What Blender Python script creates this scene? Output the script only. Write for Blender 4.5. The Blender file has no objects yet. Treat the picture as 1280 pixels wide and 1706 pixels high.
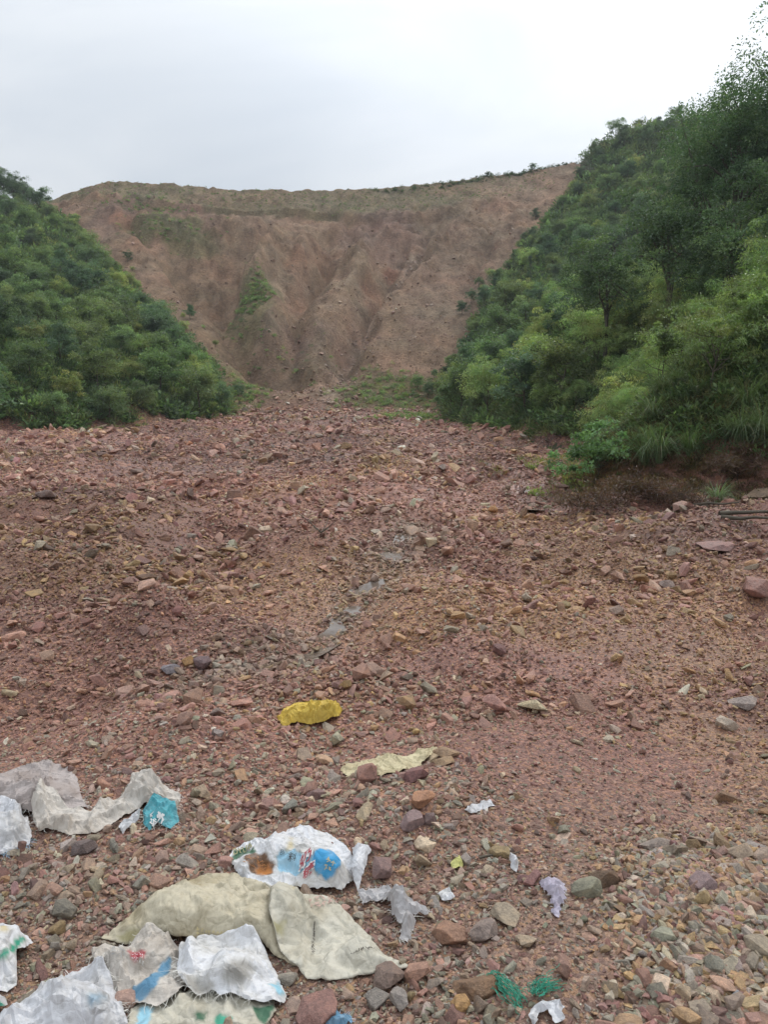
import bpy, bmesh, math, random
import numpy as np
from mathutils import Vector, Matrix
from mathutils.bvhtree import BVHTree
from mathutils import geometry as mgeo

S = bpy.context.scene
COL = S.collection
R = math.radians
rnd = random.Random(7)
rng = np.random.default_rng(11)

# ------------------------------------------------------------------ camera, sky, sun, exposure
PITCH = R(4.3)
CAM = np.array([0.0, 0.0, 1.6])
FPX = 1232.0                                    # focal length in photo pixels (1280 x 1706)
cam = bpy.data.cameras.new('camera')
cam.sensor_fit = 'VERTICAL'; cam.sensor_height = 36.0; cam.lens = 36.0 * FPX / 1706.0
cam.clip_start = 0.05; cam.clip_end = 6000
camo = bpy.data.objects.new('camera', cam); COL.objects.link(camo)
camo.location = CAM; camo.rotation_euler = (math.pi / 2 - PITCH, 0, 0)
S.camera = camo

SUN_EL, SUN_AZ = R(44), R(32)                   # veiled sun, ahead and to the right
W = bpy.data.worlds.new('World'); S.world = W; W.use_nodes = True
nt = W.node_tree; nt.nodes.clear()
n = nt.nodes.new; L = nt.links.new
out = n('ShaderNodeOutputWorld'); bg = n('ShaderNodeBackground'); bgc = n('ShaderNodeBackground'); mixs = n('ShaderNodeMixShader')
sky = n('ShaderNodeTexSky'); sky.sky_type = 'NISHITA'; sky.sun_disc = False
sky.sun_elevation = SUN_EL; sky.sun_rotation = SUN_AZ; sky.air_density = 1.2; sky.dust_density = 3.0
L(sky.outputs[0], bg.inputs[0]); bg.inputs[1].default_value = 0.10
tc = n('ShaderNodeTexCoord'); mp = n('ShaderNodeMapping'); mp.inputs['Scale'].default_value = (1.0, 1.0, 2.6)
mp.inputs['Rotation'].default_value = (0.2, 0.35, 0.4)
L(tc.outputs['Generated'], mp.inputs[0])
nz = n('ShaderNodeTexNoise'); nz.inputs['Scale'].default_value = 2.0; nz.inputs['Detail'].default_value = 5; nz.inputs['Roughness'].default_value = 0.48
nz.inputs['Distortion'].default_value = 0.5
L(mp.outputs[0], nz.inputs['Vector'])
cr = n('ShaderNodeValToRGB'); cr.color_ramp.elements[0].position = 0.32; cr.color_ramp.elements[1].position = 0.66
cr.color_ramp.elements[0].color = (0.53, 0.585, 0.655, 1); cr.color_ramp.elements[1].color = (0.74, 0.77, 0.80, 1)
L(nz.outputs[0], cr.inputs[0])
# the cloud deck glows towards the veiled sun
dot = n('ShaderNodeVectorMath'); dot.operation = 'DOT_PRODUCT'
sd = (math.sin(SUN_AZ) * math.cos(SUN_EL), math.cos(SUN_AZ) * math.cos(SUN_EL), math.sin(SUN_EL))
dot.inputs[1].default_value = sd
nrm = n('ShaderNodeVectorMath'); nrm.operation = 'NORMALIZE'; L(tc.outputs['Generated'], nrm.inputs[0]); L(nrm.outputs[0], dot.inputs[0])
mr = n('ShaderNodeMapRange'); mr.inputs[1].default_value = 0.70; mr.inputs[2].default_value = 1.0; mr.inputs[3].default_value = 0.95; mr.inputs[4].default_value = 1.24
mr.interpolation_type = 'SMOOTHSTEP'
L(dot.outputs['Value'], mr.inputs[0])
sz = n('ShaderNodeSeparateXYZ'); L(nrm.outputs[0], sz.inputs[0])
sq = n('ShaderNodeMath'); sq.operation = 'MULTIPLY'; L(sz.outputs[2], sq.inputs[0]); L(sz.outputs[2], sq.inputs[1])
zr = n('ShaderNodeMath'); zr.operation = 'MULTIPLY_ADD'; L(sq.outputs[0], zr.inputs[0]); zr.inputs[1].default_value = 1.6; zr.inputs[2].default_value = 0.94
ml = n('ShaderNodeMath'); ml.operation = 'MULTIPLY'; L(mr.outputs[0], ml.inputs[0]); L(zr.outputs[0], ml.inputs[1])
L(cr.outputs[0], bgc.inputs[0]); L(ml.outputs[0], bgc.inputs[1])
mixs.inputs[0].default_value = 0.93
L(bg.outputs[0], mixs.inputs[1]); L(bgc.outputs[0], mixs.inputs[2]); L(mixs.outputs[0], out.inputs[0])

sl = bpy.data.lights.new('sun', 'SUN'); sl.energy = 1.5; sl.angle = R(24); sl.color = (1.0, 0.95, 0.88)
so = bpy.data.objects.new('sun', sl); COL.objects.link(so)
so.rotation_euler = Vector(sd).to_track_quat('Z', 'Y').to_euler()

S.render.engine = 'CYCLES'
S.cycles.use_denoising = True
S.cycles.max_bounces = 6; S.cycles.diffuse_bounces = 4; S.cycles.transparent_max_bounces = 8
S.view_settings.view_transform = 'Standard'; S.view_settings.look = 'None'
S.view_settings.exposure = 0.12; S.view_settings.gamma = 1.0; S.view_settings.use_curve_mapping = False

# ------------------------------------------------------------------ small helpers
def ray(px, py):
    a = (px - 640.0) / FPX; b = (853.0 - py) / FPX
    return np.array([a, math.cos(PITCH) + b * math.sin(PITCH), -math.sin(PITCH) + b * math.cos(PITCH)])

def _hash(ix, iy, seed):
    h = (ix.astype(np.int64) * 374761393 + iy.astype(np.int64) * 668265263 + seed * 1442695041) & 0x7fffffff
    h = ((h ^ (h >> 13)) * 1274126177) & 0x7fffffff
    h = (h ^ (h >> 16)) & 0xffff
    return h / 65535.0

def vnoise(x, y, seed=0):
    x = np.asarray(x, float); y = np.asarray(y, float)
    ix = np.floor(x); iy = np.floor(y); fx = x - ix; fy = y - iy
    u = fx * fx * fx * (fx * (fx * 6 - 15) + 10); v = fy * fy * fy * (fy * (fy * 6 - 15) + 10)
    a = _hash(ix, iy, seed); b = _hash(ix + 1, iy, seed); c = _hash(ix, iy + 1, seed); d = _hash(ix + 1, iy + 1, seed)
    return (a + (b - a) * u + (c - a) * v + (a - b - c + d) * u * v) * 2 - 1

def fbm(x, y, oct=4, seed=0, gain=0.5):
    t = 0; amp = 1; x = np.asarray(x, float); y = np.asarray(y, float)
    for o in range(oct):
        t = t + amp * vnoise(x * 2 ** o + 17.3 * o, y * 2 ** o - 9.1 * o, seed + o)
        amp *= gain
    return t

def sstep(a, b, x):
    t = np.clip((x - a) / (b - a), 0, 1); return t * t * (3 - 2 * t)

def seg_dist(x, y, pts):
    """distance to a polyline, and how far along it (0..1)"""
    best = np.full(np.shape(x), 1e9); al = np.zeros(np.shape(x)); m = len(pts) - 1
    for i in range(m):
        ax, ay = pts[i][:2]; bx, by = pts[i + 1][:2]
        dx, dy = bx - ax, by - ay; l2 = dx * dx + dy * dy + 1e-12
        t = np.clip(((x - ax) * dx + (y - ay) * dy) / l2, 0, 1)
        d = np.hypot(x - ax - t * dx, y - ay - t * dy)
        k = d < best; best = np.where(k, d, best); al = np.where(k, (i + t) / m, al)
    return best, al

def inside(x, y, poly):
    r = np.zeros(np.shape(x), bool); k = len(poly)
    for i in range(k):
        x0, y0 = poly[i][:2]; x1, y1 = poly[(i + 1) % k][:2]
        c = ((y0 > y) != (y1 > y)) & (x < (x1 - x0) * (y - y0) / ((y1 - y0) if abs(y1 - y0) > 1e-12 else 1e-12) + x0)
        r ^= c
    return r

# ------------------------------------------------------------------ terrain
RIDGE_PX = np.array([-500, -100, 40, 100, 150, 190, 300, 400, 520, 640, 760, 850, 950, 1040, 1120, 1300, 1700.])
RIDGE_PY = np.array([380, 372, 356, 334, 316, 304, 308, 317, 318, 314, 302, 290, 272, 262, 258, 262, 270.])

def base_h(x, y):
    x = np.asarray(x, float); y = np.asarray(y, float)
    yc = np.clip(y, 0, 75)
    fan = 5.8 * (yc / 75) ** 1.54 + np.clip(y - 75, 0, None) * 0.10
    Yr = 160 - 0.002 * x * x
    Yr = np.clip(Yr, 140, 160)
    px = 640 + FPX * x / Yr
    py = np.interp(px, RIDGE_PX, RIDGE_PY)
    b = (853 - py) / FPX
    el = (-math.sin(PITCH) + b * math.cos(PITCH)) / (math.cos(PITCH) + b * math.sin(PITCH))
    Zr = 1.6 + Yr * el
    t = (y - 77) / (Yr - 77)
    tt = np.clip(t, 0, 1)
    g = 0.86 * tt + 0.14 * tt ** 3
    sc = 6.0 + (Zr - 6.0) * g - np.clip(y - Yr, 0, None) * 0.45 - np.clip(y - Yr, 0, None) ** 2 * 0.002
    sc = np.where(t < 0, 6.0 + (y - 77) * 0.62, sc)
    k = 1.2
    m = np.maximum(fan, sc); d = np.abs(fan - sc)
    h = m + k * np.log1p(np.exp(-d / k)) * 0.6
    far = np.clip(y - 170, 0, None)
    return np.where(y > 165, np.maximum(sc, -3.0), h)

def cast(px, py, hf, tmax=260.0):
    d = ray(px, py); ts = np.concatenate([np.arange(1.2, 12, 0.02), np.arange(12, 60, 0.1), np.arange(60, tmax, 0.25)])
    P = CAM[None] + ts[:, None] * d[None]
    f = P[:, 2] - hf(P[:, 0], P[:, 1])
    k = np.argmax(f < 0) if (f < 0).any() else len(ts) - 1
    t0, t1 = ts[max(k - 1, 0)], ts[k]
    f0, f1 = f[max(k - 1, 0)], f[k]
    t = t0 + (t1 - t0) * (f0 / (f0 - f1 + 1e-12)) if k > 0 else t0
    return CAM + t * d

bpx = lambda px, py: tuple(cast(px, py, base_h)[:2])
LEFT_EDGE = [(-120, 8), (-60, 36), bpx(-40, 725), bpx(100, 722), bpx(230, 712), bpx(330, 703), bpx(390, 694), bpx(392, 668), bpx(352, 610), bpx(285, 550),
             bpx(215, 480), bpx(158, 420), bpx(98, 372), bpx(40, 358), (-95, 158), (-130, 170)]
LEFT_POLY = LEFT_EDGE + [(-260, 170), (-260, 8)]
RIGHT_EDGE = [(30, -10), (13.5, 9), (8.6, 14.4), (6.6, 16.4), (5.2, 18.0), (5.0, 20.5), (6.6, 25), (8.6, 31), bpx(985, 748), bpx(900, 738), bpx(840, 727), bpx(745, 704), bpx(735, 660),
              bpx(775, 575), bpx(815, 500), bpx(875, 420), bpx(935, 355), bpx(962, 300), (44, 168)]
RIGHT_POLY = RIGHT_EDGE + [(90, 190), (260, 190), (260, -10)]

RILL = [bpx(p, q) for p, q in ((690, 905), (650, 940), (600, 985), (540, 1030), (470, 1075), (400, 1110), (330, 1120))]
RILL2 = [bpx(p, q) for p, q in ((880, 812), (915, 850), (965, 868), (1030, 866))]
BUMPS = []                                     # (x, y, radius, height)
for p, q, r, a in ((270, 1050, 0.9, .16), (60, 1150, 0.7, -.14), (90, 1090, .8, .10), (735, 1005, .8, .15), (1170, 905, 1.0, .20), (960, 1000, 1.0, .10),
                   (820, 1090, .5, .10), (300, 1210, .5, .10), (1010, 1110, .6, -.05), (1230, 1190, .6, -.05), (330, 1290, .35, .05), (650, 1320, .35, .05), (980, 1350, .4, -.04),
                   (1210, 1500, .5, .06), (560, 900, 1.6, .16), (200, 870, 2.2, .15), (130, 800, 4, .25), (700, 800, 4, .3), (380, 770, 5, .35)):
    c = bpx(p, q); BUMPS.append((c[0], c[1], r, a * 1.4))

def bed_relief(x, y):
    w = sstep(1.5, 8, y); wf = 1 - sstep(60, 90, y)
    h = (0.05 + 0.19 * w) * fbm(x / 2.2, y / 2.4, 4, 3) + .11 * w * np.abs(fbm(x / .9, y / 1.0, 3, 13)) + 0.022 * fbm(x / .55, y / .55, 4, 21) + 0.006 * fbm(x / .12, y / .12, 2, 41) + .02 * sstep(3, 6, y) * fbm(x / .3, y / .3, 2, 43)
    h = h + sstep(12, 40, y) * 0.22 * fbm(x / 7, y / 5, 3, 55)
    for bx, by, r, a in BUMPS:
        h = h + a * np.exp(-((x - bx) ** 2 + (y - by) ** 2) / (r * r))
    d, _ = seg_dist(x, y, RILL); h = h - 0.10 * np.exp(-(d / .38) ** 2)
    d, _ = seg_dist(x, y, RILL2); h = h - 0.12 * np.exp(-(d / .5) ** 2)
    return h * wf

GULLIES = []                                   # (points, width m, depth m)
def gully(w, dep, *pp): GULLIES.append(([bpx(p, q) for p, q in pp], w, dep))
gully(2.6, 2.6, (300, 400), (318, 450), (345, 490), (362, 512)); gully(2.2, 2.2, (340, 385), (348, 440), (360, 505))
gully(2.4, 2.4, (378, 390), (375, 450), (364, 510)); gully(2.4, 2.6, (412, 395), (398, 450), (368, 508)); gully(2.0, 1.6, (270, 400), (300, 460), (350, 505))
gully(3.0, 2.4, (362, 512), (400, 570), (455, 620), (500, 670))
gully(2.2, 2.2, (540, 430), (508, 480), (492, 540), (486, 600), (500, 660)); gully(3.0, 2.0, (560, 380), (545, 430), (505, 490))
gully(2.6, 2.6, (660, 400), (640, 450), (612, 500), (580, 560), (556, 620), (545, 680)); gully(2.2, 2.0, (740, 370), (690, 430), (645, 480), (610, 505))
gully(1.6, 1.4, (700, 380), (665, 420), (640, 455)); gully(1.6, 1.4, (625, 370), (630, 410), (612, 470)); gully(1.4, 1.0, (590, 360), (585, 420), (560, 470))
gully(1.6, 1.2, (215, 350), (230, 390), (262, 430)); gully(1.2, .8, (850, 350), (800, 430), (760, 520)); gully(1.4, -1.2, (800, 335), (740, 400), (680, 470), (640, 510))
gully(2.6, -2.8, (470, 395), (440, 450), (405, 490), (356, 522)); gully(3.2, -2.4, (440, 430), (425, 480), (450, 530), (480, 580))
gully(2.4, -1.8, (500, 400), (515, 450), (500, 520)); gully(1.5, 1.6, (450, 370), (440, 400), (415, 430)); gully(1.3, 1.0, (700, 350), (715, 385), (690, 420))

def H(x, y, fine=True):
    x = np.asarray(x, float); y = np.asarray(y, float)
    b = base_h(x, y)
    dl, _ = seg_dist(x, y, LEFT_EDGE); il = inside(x, y, LEFT_POLY)
    dr, _ = seg_dist(x, y, RIGHT_EDGE); ir = inside(x, y, RIGHT_POLY)
    hl = np.where(il, 11 * (1 - np.exp(-dl * 0.78 / 11)), 0)
    near = 1 - sstep(40, 110, y)
    A = 7.5 + 13.5 * near
    hr = np.where(ir, A * (1 - np.exp(-dr * 0.95 / A)), 0)
    h = b + hl + hr
    veg = il | ir
    h = h + np.where(veg, 0.5 * fbm(x / 6, y / 6, 3, 91) * np.clip(np.minimum(dl, dr) / 3, 0, 1), 0)
    if fine:
        scw = sstep(80, 92, y) * (1 - veg * sstep(0, 4, np.where(il, dl, dr)))
        g = 0
        for pts, w, dep in GULLIES:
            d, t = seg_dist(x + 1.1 * fbm(x / 5, y / 5, 3, 101), y, pts)
            v_ = np.clip(1 - d / (1.45 * w), 0, 1) * np.sin(np.clip(t * .90 + .08, 0, 1) * math.pi) ** 0.4
            g = g - (1.9 if dep > 0 else 1.15) * dep * v_ ** 1.1
        xs = x * (1 + 0.004 * (y - 80) * 0) ; u = x / np.maximum(y, 1) * 120
        rid = np.abs(fbm(u / 5.5, y / 26, 3, 71)) ; rid2 = np.abs(fbm(u / 1.8, y / 11, 3, 77))
        mid = sstep(95, 120, y) * (1 - sstep(146, 153, y))
        up_ = sstep(118, 128, y) * (1 - sstep(148, 151, y)) * sstep(-.3, .35, fbm(x / 15, y / 11, 2, 79))
        g = g + (rid * .5 + rid2 * .6) * (.08 + .92 * up_) + .9 * np.abs(fbm(x / 2.4, y / 2.4, 3, 66)) * (.3 + .7 * up_)
        g = g + 0.5 * fbm(x / 9, y / 9, 3, 61) * (1 - sstep(148, 154, y)) + 0.22 * fbm(x / 1.6, y / 1.6, 3, 64)
        # the scarp below the ridge band
        px = 640 + FPX * x / np.maximum(y, 1)
        sy = 147 + 2.5 * fbm(x / 14, y * 0, 3, 83)
        g = g - 1.3 * sstep(sy + .3, sy - .5, y) * sstep(sy - 7, sy - 1.5, y) * sstep(-.5, .3, fbm(x / 11, y * 0, 2, 85)) * sstep(-75, -60, x) * (1 - sstep(8, 30, x))
        h = h + g * scw
        h = h + np.where(veg, 0, bed_relief(x, y))
    return h

def at(px, py): return cast(px, py, H)

# ------------------------------------------------------------------ materials
def newmat(name):
    m = bpy.data.materials.new(name); m.use_nodes = True
    t = m.node_tree; t.nodes.clear()
    o = t.nodes.new('ShaderNodeOutputMaterial'); p = t.nodes.new('ShaderNodeBsdfPrincipled')
    t.links.new(p.outputs[0], o.inputs[0])
    return m, t, p, o

def noise_node(t, scale, detail=4, rough=0.55, coord='Object', vec=None):
    q = t.nodes.new('ShaderNodeTexNoise'); q.inputs['Scale'].default_value = scale
    q.inputs['Detail'].default_value = detail; q.inputs['Roughness'].default_value = rough
    if vec is None:
        c = t.nodes.new('ShaderNodeTexCoord'); t.links.new(c.outputs[coord], q.inputs['Vector'])
    else: t.links.new(vec, q.inputs['Vector'])
    return q.outputs[0]

def ramp(t, fac, stops, interp='LINEAR'):
    r = t.nodes.new('ShaderNodeValToRGB'); r.color_ramp.interpolation = interp
    e = r.color_ramp.elements
    while len(e) < len(stops): e.new(0.5)
    for k, (p, c) in enumerate(stops): e[k].position = p; e[k].color = (c[0], c[1], c[2], 1)
    t.links.new(fac, r.inputs[0]); return r.outputs[0]

def mixc(t, fac, a, b, mode='MIX'):
    q = t.nodes.new('ShaderNodeMix'); q.data_type = 'RGBA'; q.blend_type = mode
    for s, v in ((0, fac), (6, a), (7, b)):
        if isinstance(v, (int, float)): q.inputs[s].default_value = v
        elif isinstance(v, tuple): q.inputs[s].default_value = (v[0], v[1], v[2], 1)
        else: t.links.new(v, q.inputs[s])
    return q.outputs[2]

def mapr(t, v, a, b, c, d):
    q = t.nodes.new('ShaderNodeMapRange'); q.inputs[1].default_value = a; q.inputs[2].default_value = b
    q.inputs[3].default_value = c; q.inputs[4].default_value = d; t.links.new(v, q.inputs[0]); return q.outputs[0]

def bump(t, p, h, strength, dist):
    b = t.nodes.new('ShaderNodeBump'); b.inputs['Strength'].default_value = strength; b.inputs['Distance'].default_value = dist
    t.links.new(h, b.inputs['Height']); t.links.new(b.outputs[0], p.inputs['Normal'])

def attr(t, name, typ='GEOMETRY'):
    a = t.nodes.new('ShaderNodeAttribute'); a.attribute_name = name; a.attribute_type = typ; return a

def rock_material(name, src):
    m, t, p, o = newmat(name)
    if src == 'object':
        c = t.nodes.new('ShaderNodeObjectInfo').outputs['Color']
    else: c = attr(t, 'col', 'INSTANCER').outputs['Color']
    nn = noise_node(t, 2.2, 5, 0.6)
    g = ramp(t, nn, [(0.25, (0.62, 0.60, 0.60)), (0.5, (1, 1, 1)), (0.75, (1.35, 1.28, 1.2))])
    c2 = mixc(t, 1.0, c, g, 'MULTIPLY')
    n2 = noise_node(t, 9, 4, 0.7)
    c3 = mixc(t, 1.0, c2, ramp(t, n2, [(0.3, (0.78, 0.78, 0.78)), (0.7, (1.2, 1.2, 1.2))]), 'MULTIPLY')
    t.links.new(c3, p.inputs['Base Color'])
    t.links.new(mapr(t, nn, .3, .7, .5, .85), p.inputs['Roughness']); p.inputs['Specular IOR Level'].default_value = 0.4
    bump(t, p, n2, 0.5, 0.12 if src == 'object' else .1)
    return m

M = {}
M['stone'] = rock_material('stone', 'inst'); M['rock'] = rock_material('rock', 'object')

def ground_material():
    m, t, p, o = newmat('wet_debris')
    c = attr(t, 'col').outputs['Color']
    geo = t.nodes.new('ShaderNodeNewGeometry').outputs['Position']
    n1 = noise_node(t, 0.6, 6, 0.6, vec=geo); n2 = noise_node(t, 26, 4, 0.75, vec=geo); n3 = noise_node(t, 95, 3, 0.7, vec=geo)
    v = t.nodes.new('ShaderNodeTexVoronoi'); v.inputs['Scale'].default_value = 62; t.links.new(geo, v.inputs['Vector'])
    v2 = t.nodes.new('ShaderNodeTexVoronoi'); v2.inputs['Scale'].default_value = 7.5; t.links.new(geo, v2.inputs['Vector'])
    pal = [(0.0, (.62, .52, .50)), (.2, (1.0, .95, .95)), (.4, (.8, .72, .74)), (.55, (1.35, 1.2, .95)), (.7, (.9, .9, .9)), (.85, (1.5, 1.4, 1.3)), (1, (.7, .66, .62))]
    sep = t.nodes.new('ShaderNodeSeparateColor'); t.links.new(v.outputs['Color'], sep.inputs[0])
    cell = ramp(t, sep.outputs[0], pal, 'CONSTANT')
    sep2 = t.nodes.new('ShaderNodeSeparateColor'); t.links.new(v2.outputs['Color'], sep2.inputs[0])
    cell2 = ramp(t, sep2.outputs[0], pal, 'CONSTANT')
    # far off only the larger stones can be told apart
    sx = t.nodes.new('ShaderNodeSeparateXYZ'); t.links.new(geo, sx.inputs[0])
    k = mapr(t, sx.outputs[1], 8, 24, 0, 1)
    cc = mixc(t, 1.0, c, mixc(t, k, cell, cell2), 'MULTIPLY')
    cc = mixc(t, 1.0, cc, ramp(t, n2, [(.3, (.72, .70, .70)), (.7, (1.22, 1.2, 1.18))]), 'MULTIPLY')
    cc = mixc(t, 1.0, cc, ramp(t, n1, [(.3, (.85, .82, .82)), (.7, (1.12, 1.12, 1.1))]), 'MULTIPLY')
    t.links.new(cc, p.inputs['Base Color'])
    wet = attr(t, 'wet').outputs['Fac']
    q = t.nodes.new('ShaderNodeMath'); q.operation = 'SUBTRACT'; t.links.new(mapr(t, n2, .3, .7, .55, .9), q.inputs[0]); t.links.new(mapr(t, wet, 0, 1, 0, .42), q.inputs[1])
    t.links.new(q.outputs[0], p.inputs['Roughness'])
    p.inputs['Specular IOR Level'].default_value = 0.45
    b1 = t.nodes.new('ShaderNodeBump'); b1.inputs['Strength'].default_value = .8; b1.inputs['Distance'].default_value = .01
    t.links.new(v.outputs['Distance'], b1.inputs['Height']); b1.invert = True
    b2 = t.nodes.new('ShaderNodeBump'); b2.inputs['Strength'].default_value = .7; b2.inputs['Distance'].default_value = .05
    t.links.new(n2, b2.inputs['Height']); t.links.new(b1.outputs[0], b2.inputs['Normal'])
    b3 = t.nodes.new('ShaderNodeBump'); b3.invert = True; t.links.new(k, b3.inputs['Strength']); b3.inputs['Distance'].default_value = .10
    t.links.new(v2.outputs['Distance'], b3.inputs['Height']); t.links.new(b2.outputs[0], b3.inputs['Normal'])
    t.links.new(b3.outputs[0], p.inputs['Normal'])
    return m
M['bed'] = ground_material()

def scar_material():
    m, t, p, o = newmat('bare_earth')
    c = attr(t, 'col').outputs['Color']
    geo = t.nodes.new('ShaderNodeNewGeometry').outputs['Position']
    mp = t.nodes.new('ShaderNodeMapping'); mp.inputs['Scale'].default_value = (1.0, .4, .4); t.links.new(geo, mp.inputs[0])
    n1 = noise_node(t, 0.55, 7, 0.65, vec=mp.outputs[0]); n2 = noise_node(t, 2.4, 8, 0.78, vec=geo); n3 = noise_node(t, .12, 4, .6, vec=geo)
    cc = mixc(t, 1.0, c, ramp(t, n1, [(.28, (.58, .56, .55)), (.5, (1, 1, 1)), (.72, (1.36, 1.34, 1.30))]), 'MULTIPLY')
    cc = mixc(t, 1.0, cc, ramp(t, n2, [(.30, (.50, .47, .45)), (.42, (.9, .9, .9)), (.5, (1, 1, 1)), (.68, (1.42, 1.40, 1.38))]), 'MULTIPLY')
    cc = mixc(t, 1.0, cc, ramp(t, n3, [(.3, (1.08, .96, .92)), (.7, (.95, 1.03, 1.0))]), 'MULTIPLY')
    t.links.new(cc, p.inputs['Base Color']); p.inputs['Roughness'].default_value = .9; p.inputs['Specular IOR Level'].default_value = .2
    bump(t, p, n2, 1.0, .8)
    return m
M['scar'] = scar_material()

def simple(name, col, rough=.8, var=.25, scale=6, bs=.3, bd=.02, spec=.3, coord='Object'):
    m, t, p, o = newmat(name)
    nn = noise_node(t, scale, 5, .6, coord)
    lo = tuple(c * (1 - var) for c in col); hi = tuple(c * (1 + var) for c in col)
    t.links.new(ramp(t, nn, [(.3, lo), (.7, hi)]), p.inputs['Base Color'])
    p.inputs['Roughness'].default_value = rough; p.inputs['Specular IOR Level'].default_value = spec
    if bs: bump(t, p, nn, bs, bd)
    return m
M['soil'] = simple('hill_soil', (.060, .058, .030), .95, .4, .4, .6, .3)
M['bark'] = simple('bark', (.10, .085, .065), .9, .35, 3, .5, .03)
M['field'] = simple('field', (.05, .06, .03), .95, .3, .02, 0)

def leaf_material(name, src='GEOMETRY'):
    m, t, p, o = newmat(name)
    c = attr(t, 'col').outputs['Color']
    oi = t.nodes.new('ShaderNodeObjectInfo')
    c = mixc(t, 1.0, c, oi.outputs['Color'] if src == 'GEOMETRY' else attr(t, 'tint', 'INSTANCER').outputs['Color'], 'MULTIPLY')
    hv = t.nodes.new('ShaderNodeHueSaturation'); hv.inputs['Saturation'].default_value = .84; hv.inputs['Value'].default_value = 1.06; t.links.new(c, hv.inputs['Color']); c = hv.outputs[0]
    t.links.new(c, p.inputs['Base Color']); p.inputs['Roughness'].default_value = .45; p.inputs['Specular IOR Level'].default_value = .4
    tr = t.nodes.new('ShaderNodeBsdfTranslucent')
    t.links.new(mixc(t, 1.0, c, (1.1, 1.2, .65), 'MULTIPLY'), tr.inputs[0])
    mx = t.nodes.new('ShaderNodeMixShader'); mx.inputs[0].default_value = .42
    t.links.new(p.outputs[0], mx.inputs[1]); t.links.new(tr.outputs[0], mx.inputs[2]); t.links.new(mx.outputs[0], o.inputs[0])
    return m
M['leaf'] = leaf_material('leaf'); M['leaf_inst'] = leaf_material('ground_leaf', 'INST')

# ------------------------------------------------------------------ mesh helpers
def mesh_np(name, verts, faces, mat=None, cols=None, smooth=False, colname='col'):
    """faces: int array n x 3 or n x 4"""
    verts = np.asarray(verts, np.float32); faces = np.asarray(faces, np.int32)
    me = bpy.data.meshes.new(name); k = faces.shape[1]
    me.vertices.add(len(verts)); me.vertices.foreach_set('co', verts.ravel())
    me.loops.add(faces.size); me.loops.foreach_set('vertex_index', faces.ravel())
    me.polygons.add(len(faces)); me.polygons.foreach_set('loop_start', np.arange(0, faces.size, k, dtype=np.int32))
    me.update(calc_edges=True)
    me.polygons.foreach_set('use_smooth', np.full(len(faces), smooth))
    if cols is not None:
        a = me.attributes.new(colname, 'FLOAT_COLOR', 'POINT')
        c4 = np.ones((len(verts), 4), np.float32); c4[:, :3] = cols; a.data.foreach_set('color', c4.ravel())
    if mat: me.materials.append(M[mat] if isinstance(mat, str) else mat)
    me.validate(); me.update()
    return me

def link(name, me, parent=None, loc=None):
    o = bpy.data.objects.new(name, me); COL.objects.link(o)
    if parent: o.parent = parent
    if loc is not None: o.location = loc
    return o

def tag(o, label=None, cat=None, group=None, kind=None):
    if label: o['label'] = label
    if cat: o['category'] = cat
    if group: o['group'] = group
    if kind: o['kind'] = kind
    return o

def empty(name, loc=(0, 0, 0), rz=0):
    o = bpy.data.objects.new(name, None); COL.objects.link(o); o.location = loc; o.rotation_euler = (0, 0, rz); o.empty_display_size = .2
    return o

def grid_faces(nr, nc):
    i = np.arange(nr - 1)[:, None] * nc + np.arange(nc - 1)[None]
    i = i.ravel(); return np.stack([i, i + 1, i + nc + 1, i + nc], 1)

def tube(paths, seg=6):
    """paths: list of (points, radii) -> verts, quads"""
    V = []; F = []; base = 0
    for pts, rad in paths:
        pts = np.asarray(pts, float); k = len(pts)
        tg = np.gradient(pts, axis=0); tg /= np.linalg.norm(tg, axis=1)[:, None] + 1e-9
        ref = np.array([0.3, 0.9, 0.2]); a = np.cross(tg, ref); a /= np.linalg.norm(a, axis=1)[:, None] + 1e-9; b = np.cross(tg, a)
        an = np.arange(seg) / seg * 2 * math.pi
        ring = pts[:, None] + (np.cos(an)[None, :, None] * a[:, None] + np.sin(an)[None, :, None] * b[:, None]) * np.asarray(rad)[:, None, None]
        V.append(ring.reshape(-1, 3))
        for i in range(k - 1):
            for j in range(seg):
                F.append((base + i * seg + j, base + i * seg + (j + 1) % seg, base + (i + 1) * seg + (j + 1) % seg, base + (i + 1) * seg + j))
        base += k * seg
    return np.concatenate(V), np.array(F)

# ------------------------------------------------------------------ terrain meshes
# colours of the debris: reddish purple shale, ochre patches, greyer gravel by the camera
def bed_color(x, y):
    red = np.array([.265, .142, .110]); och = np.array([.30, .188, .105]); gry = np.array([.25, .175, .13]); dark = np.array([.175, .090, .072])
    n1 = fbm(x / 3.2, y / 4.2, 4, 201); n2 = fbm(x / 1.3, y / 1.6, 4, 211); n3 = fbm(x / 6, y / 9, 3, 221)
    c = np.broadcast_to(red, x.shape + (3,)).copy()
    def mix(c, col, w): return c * (1 - w[..., None]) + col * w[..., None]
    c = mix(c, och, sstep(.15, .75, n1) * .75)
    c = mix(c, dark, sstep(.1, .7, n2) * .6)
    c = c * (1 + .25 * np.clip(fbm(x / 5, y / 3.5, 3, 241), -1, 1))[..., None]
    c = mix(c, gry, np.clip((1 - sstep(2.3, 4.2, y)) * .55 + sstep(.3, .8, n3) * .25, 0, 1))
    return c

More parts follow.
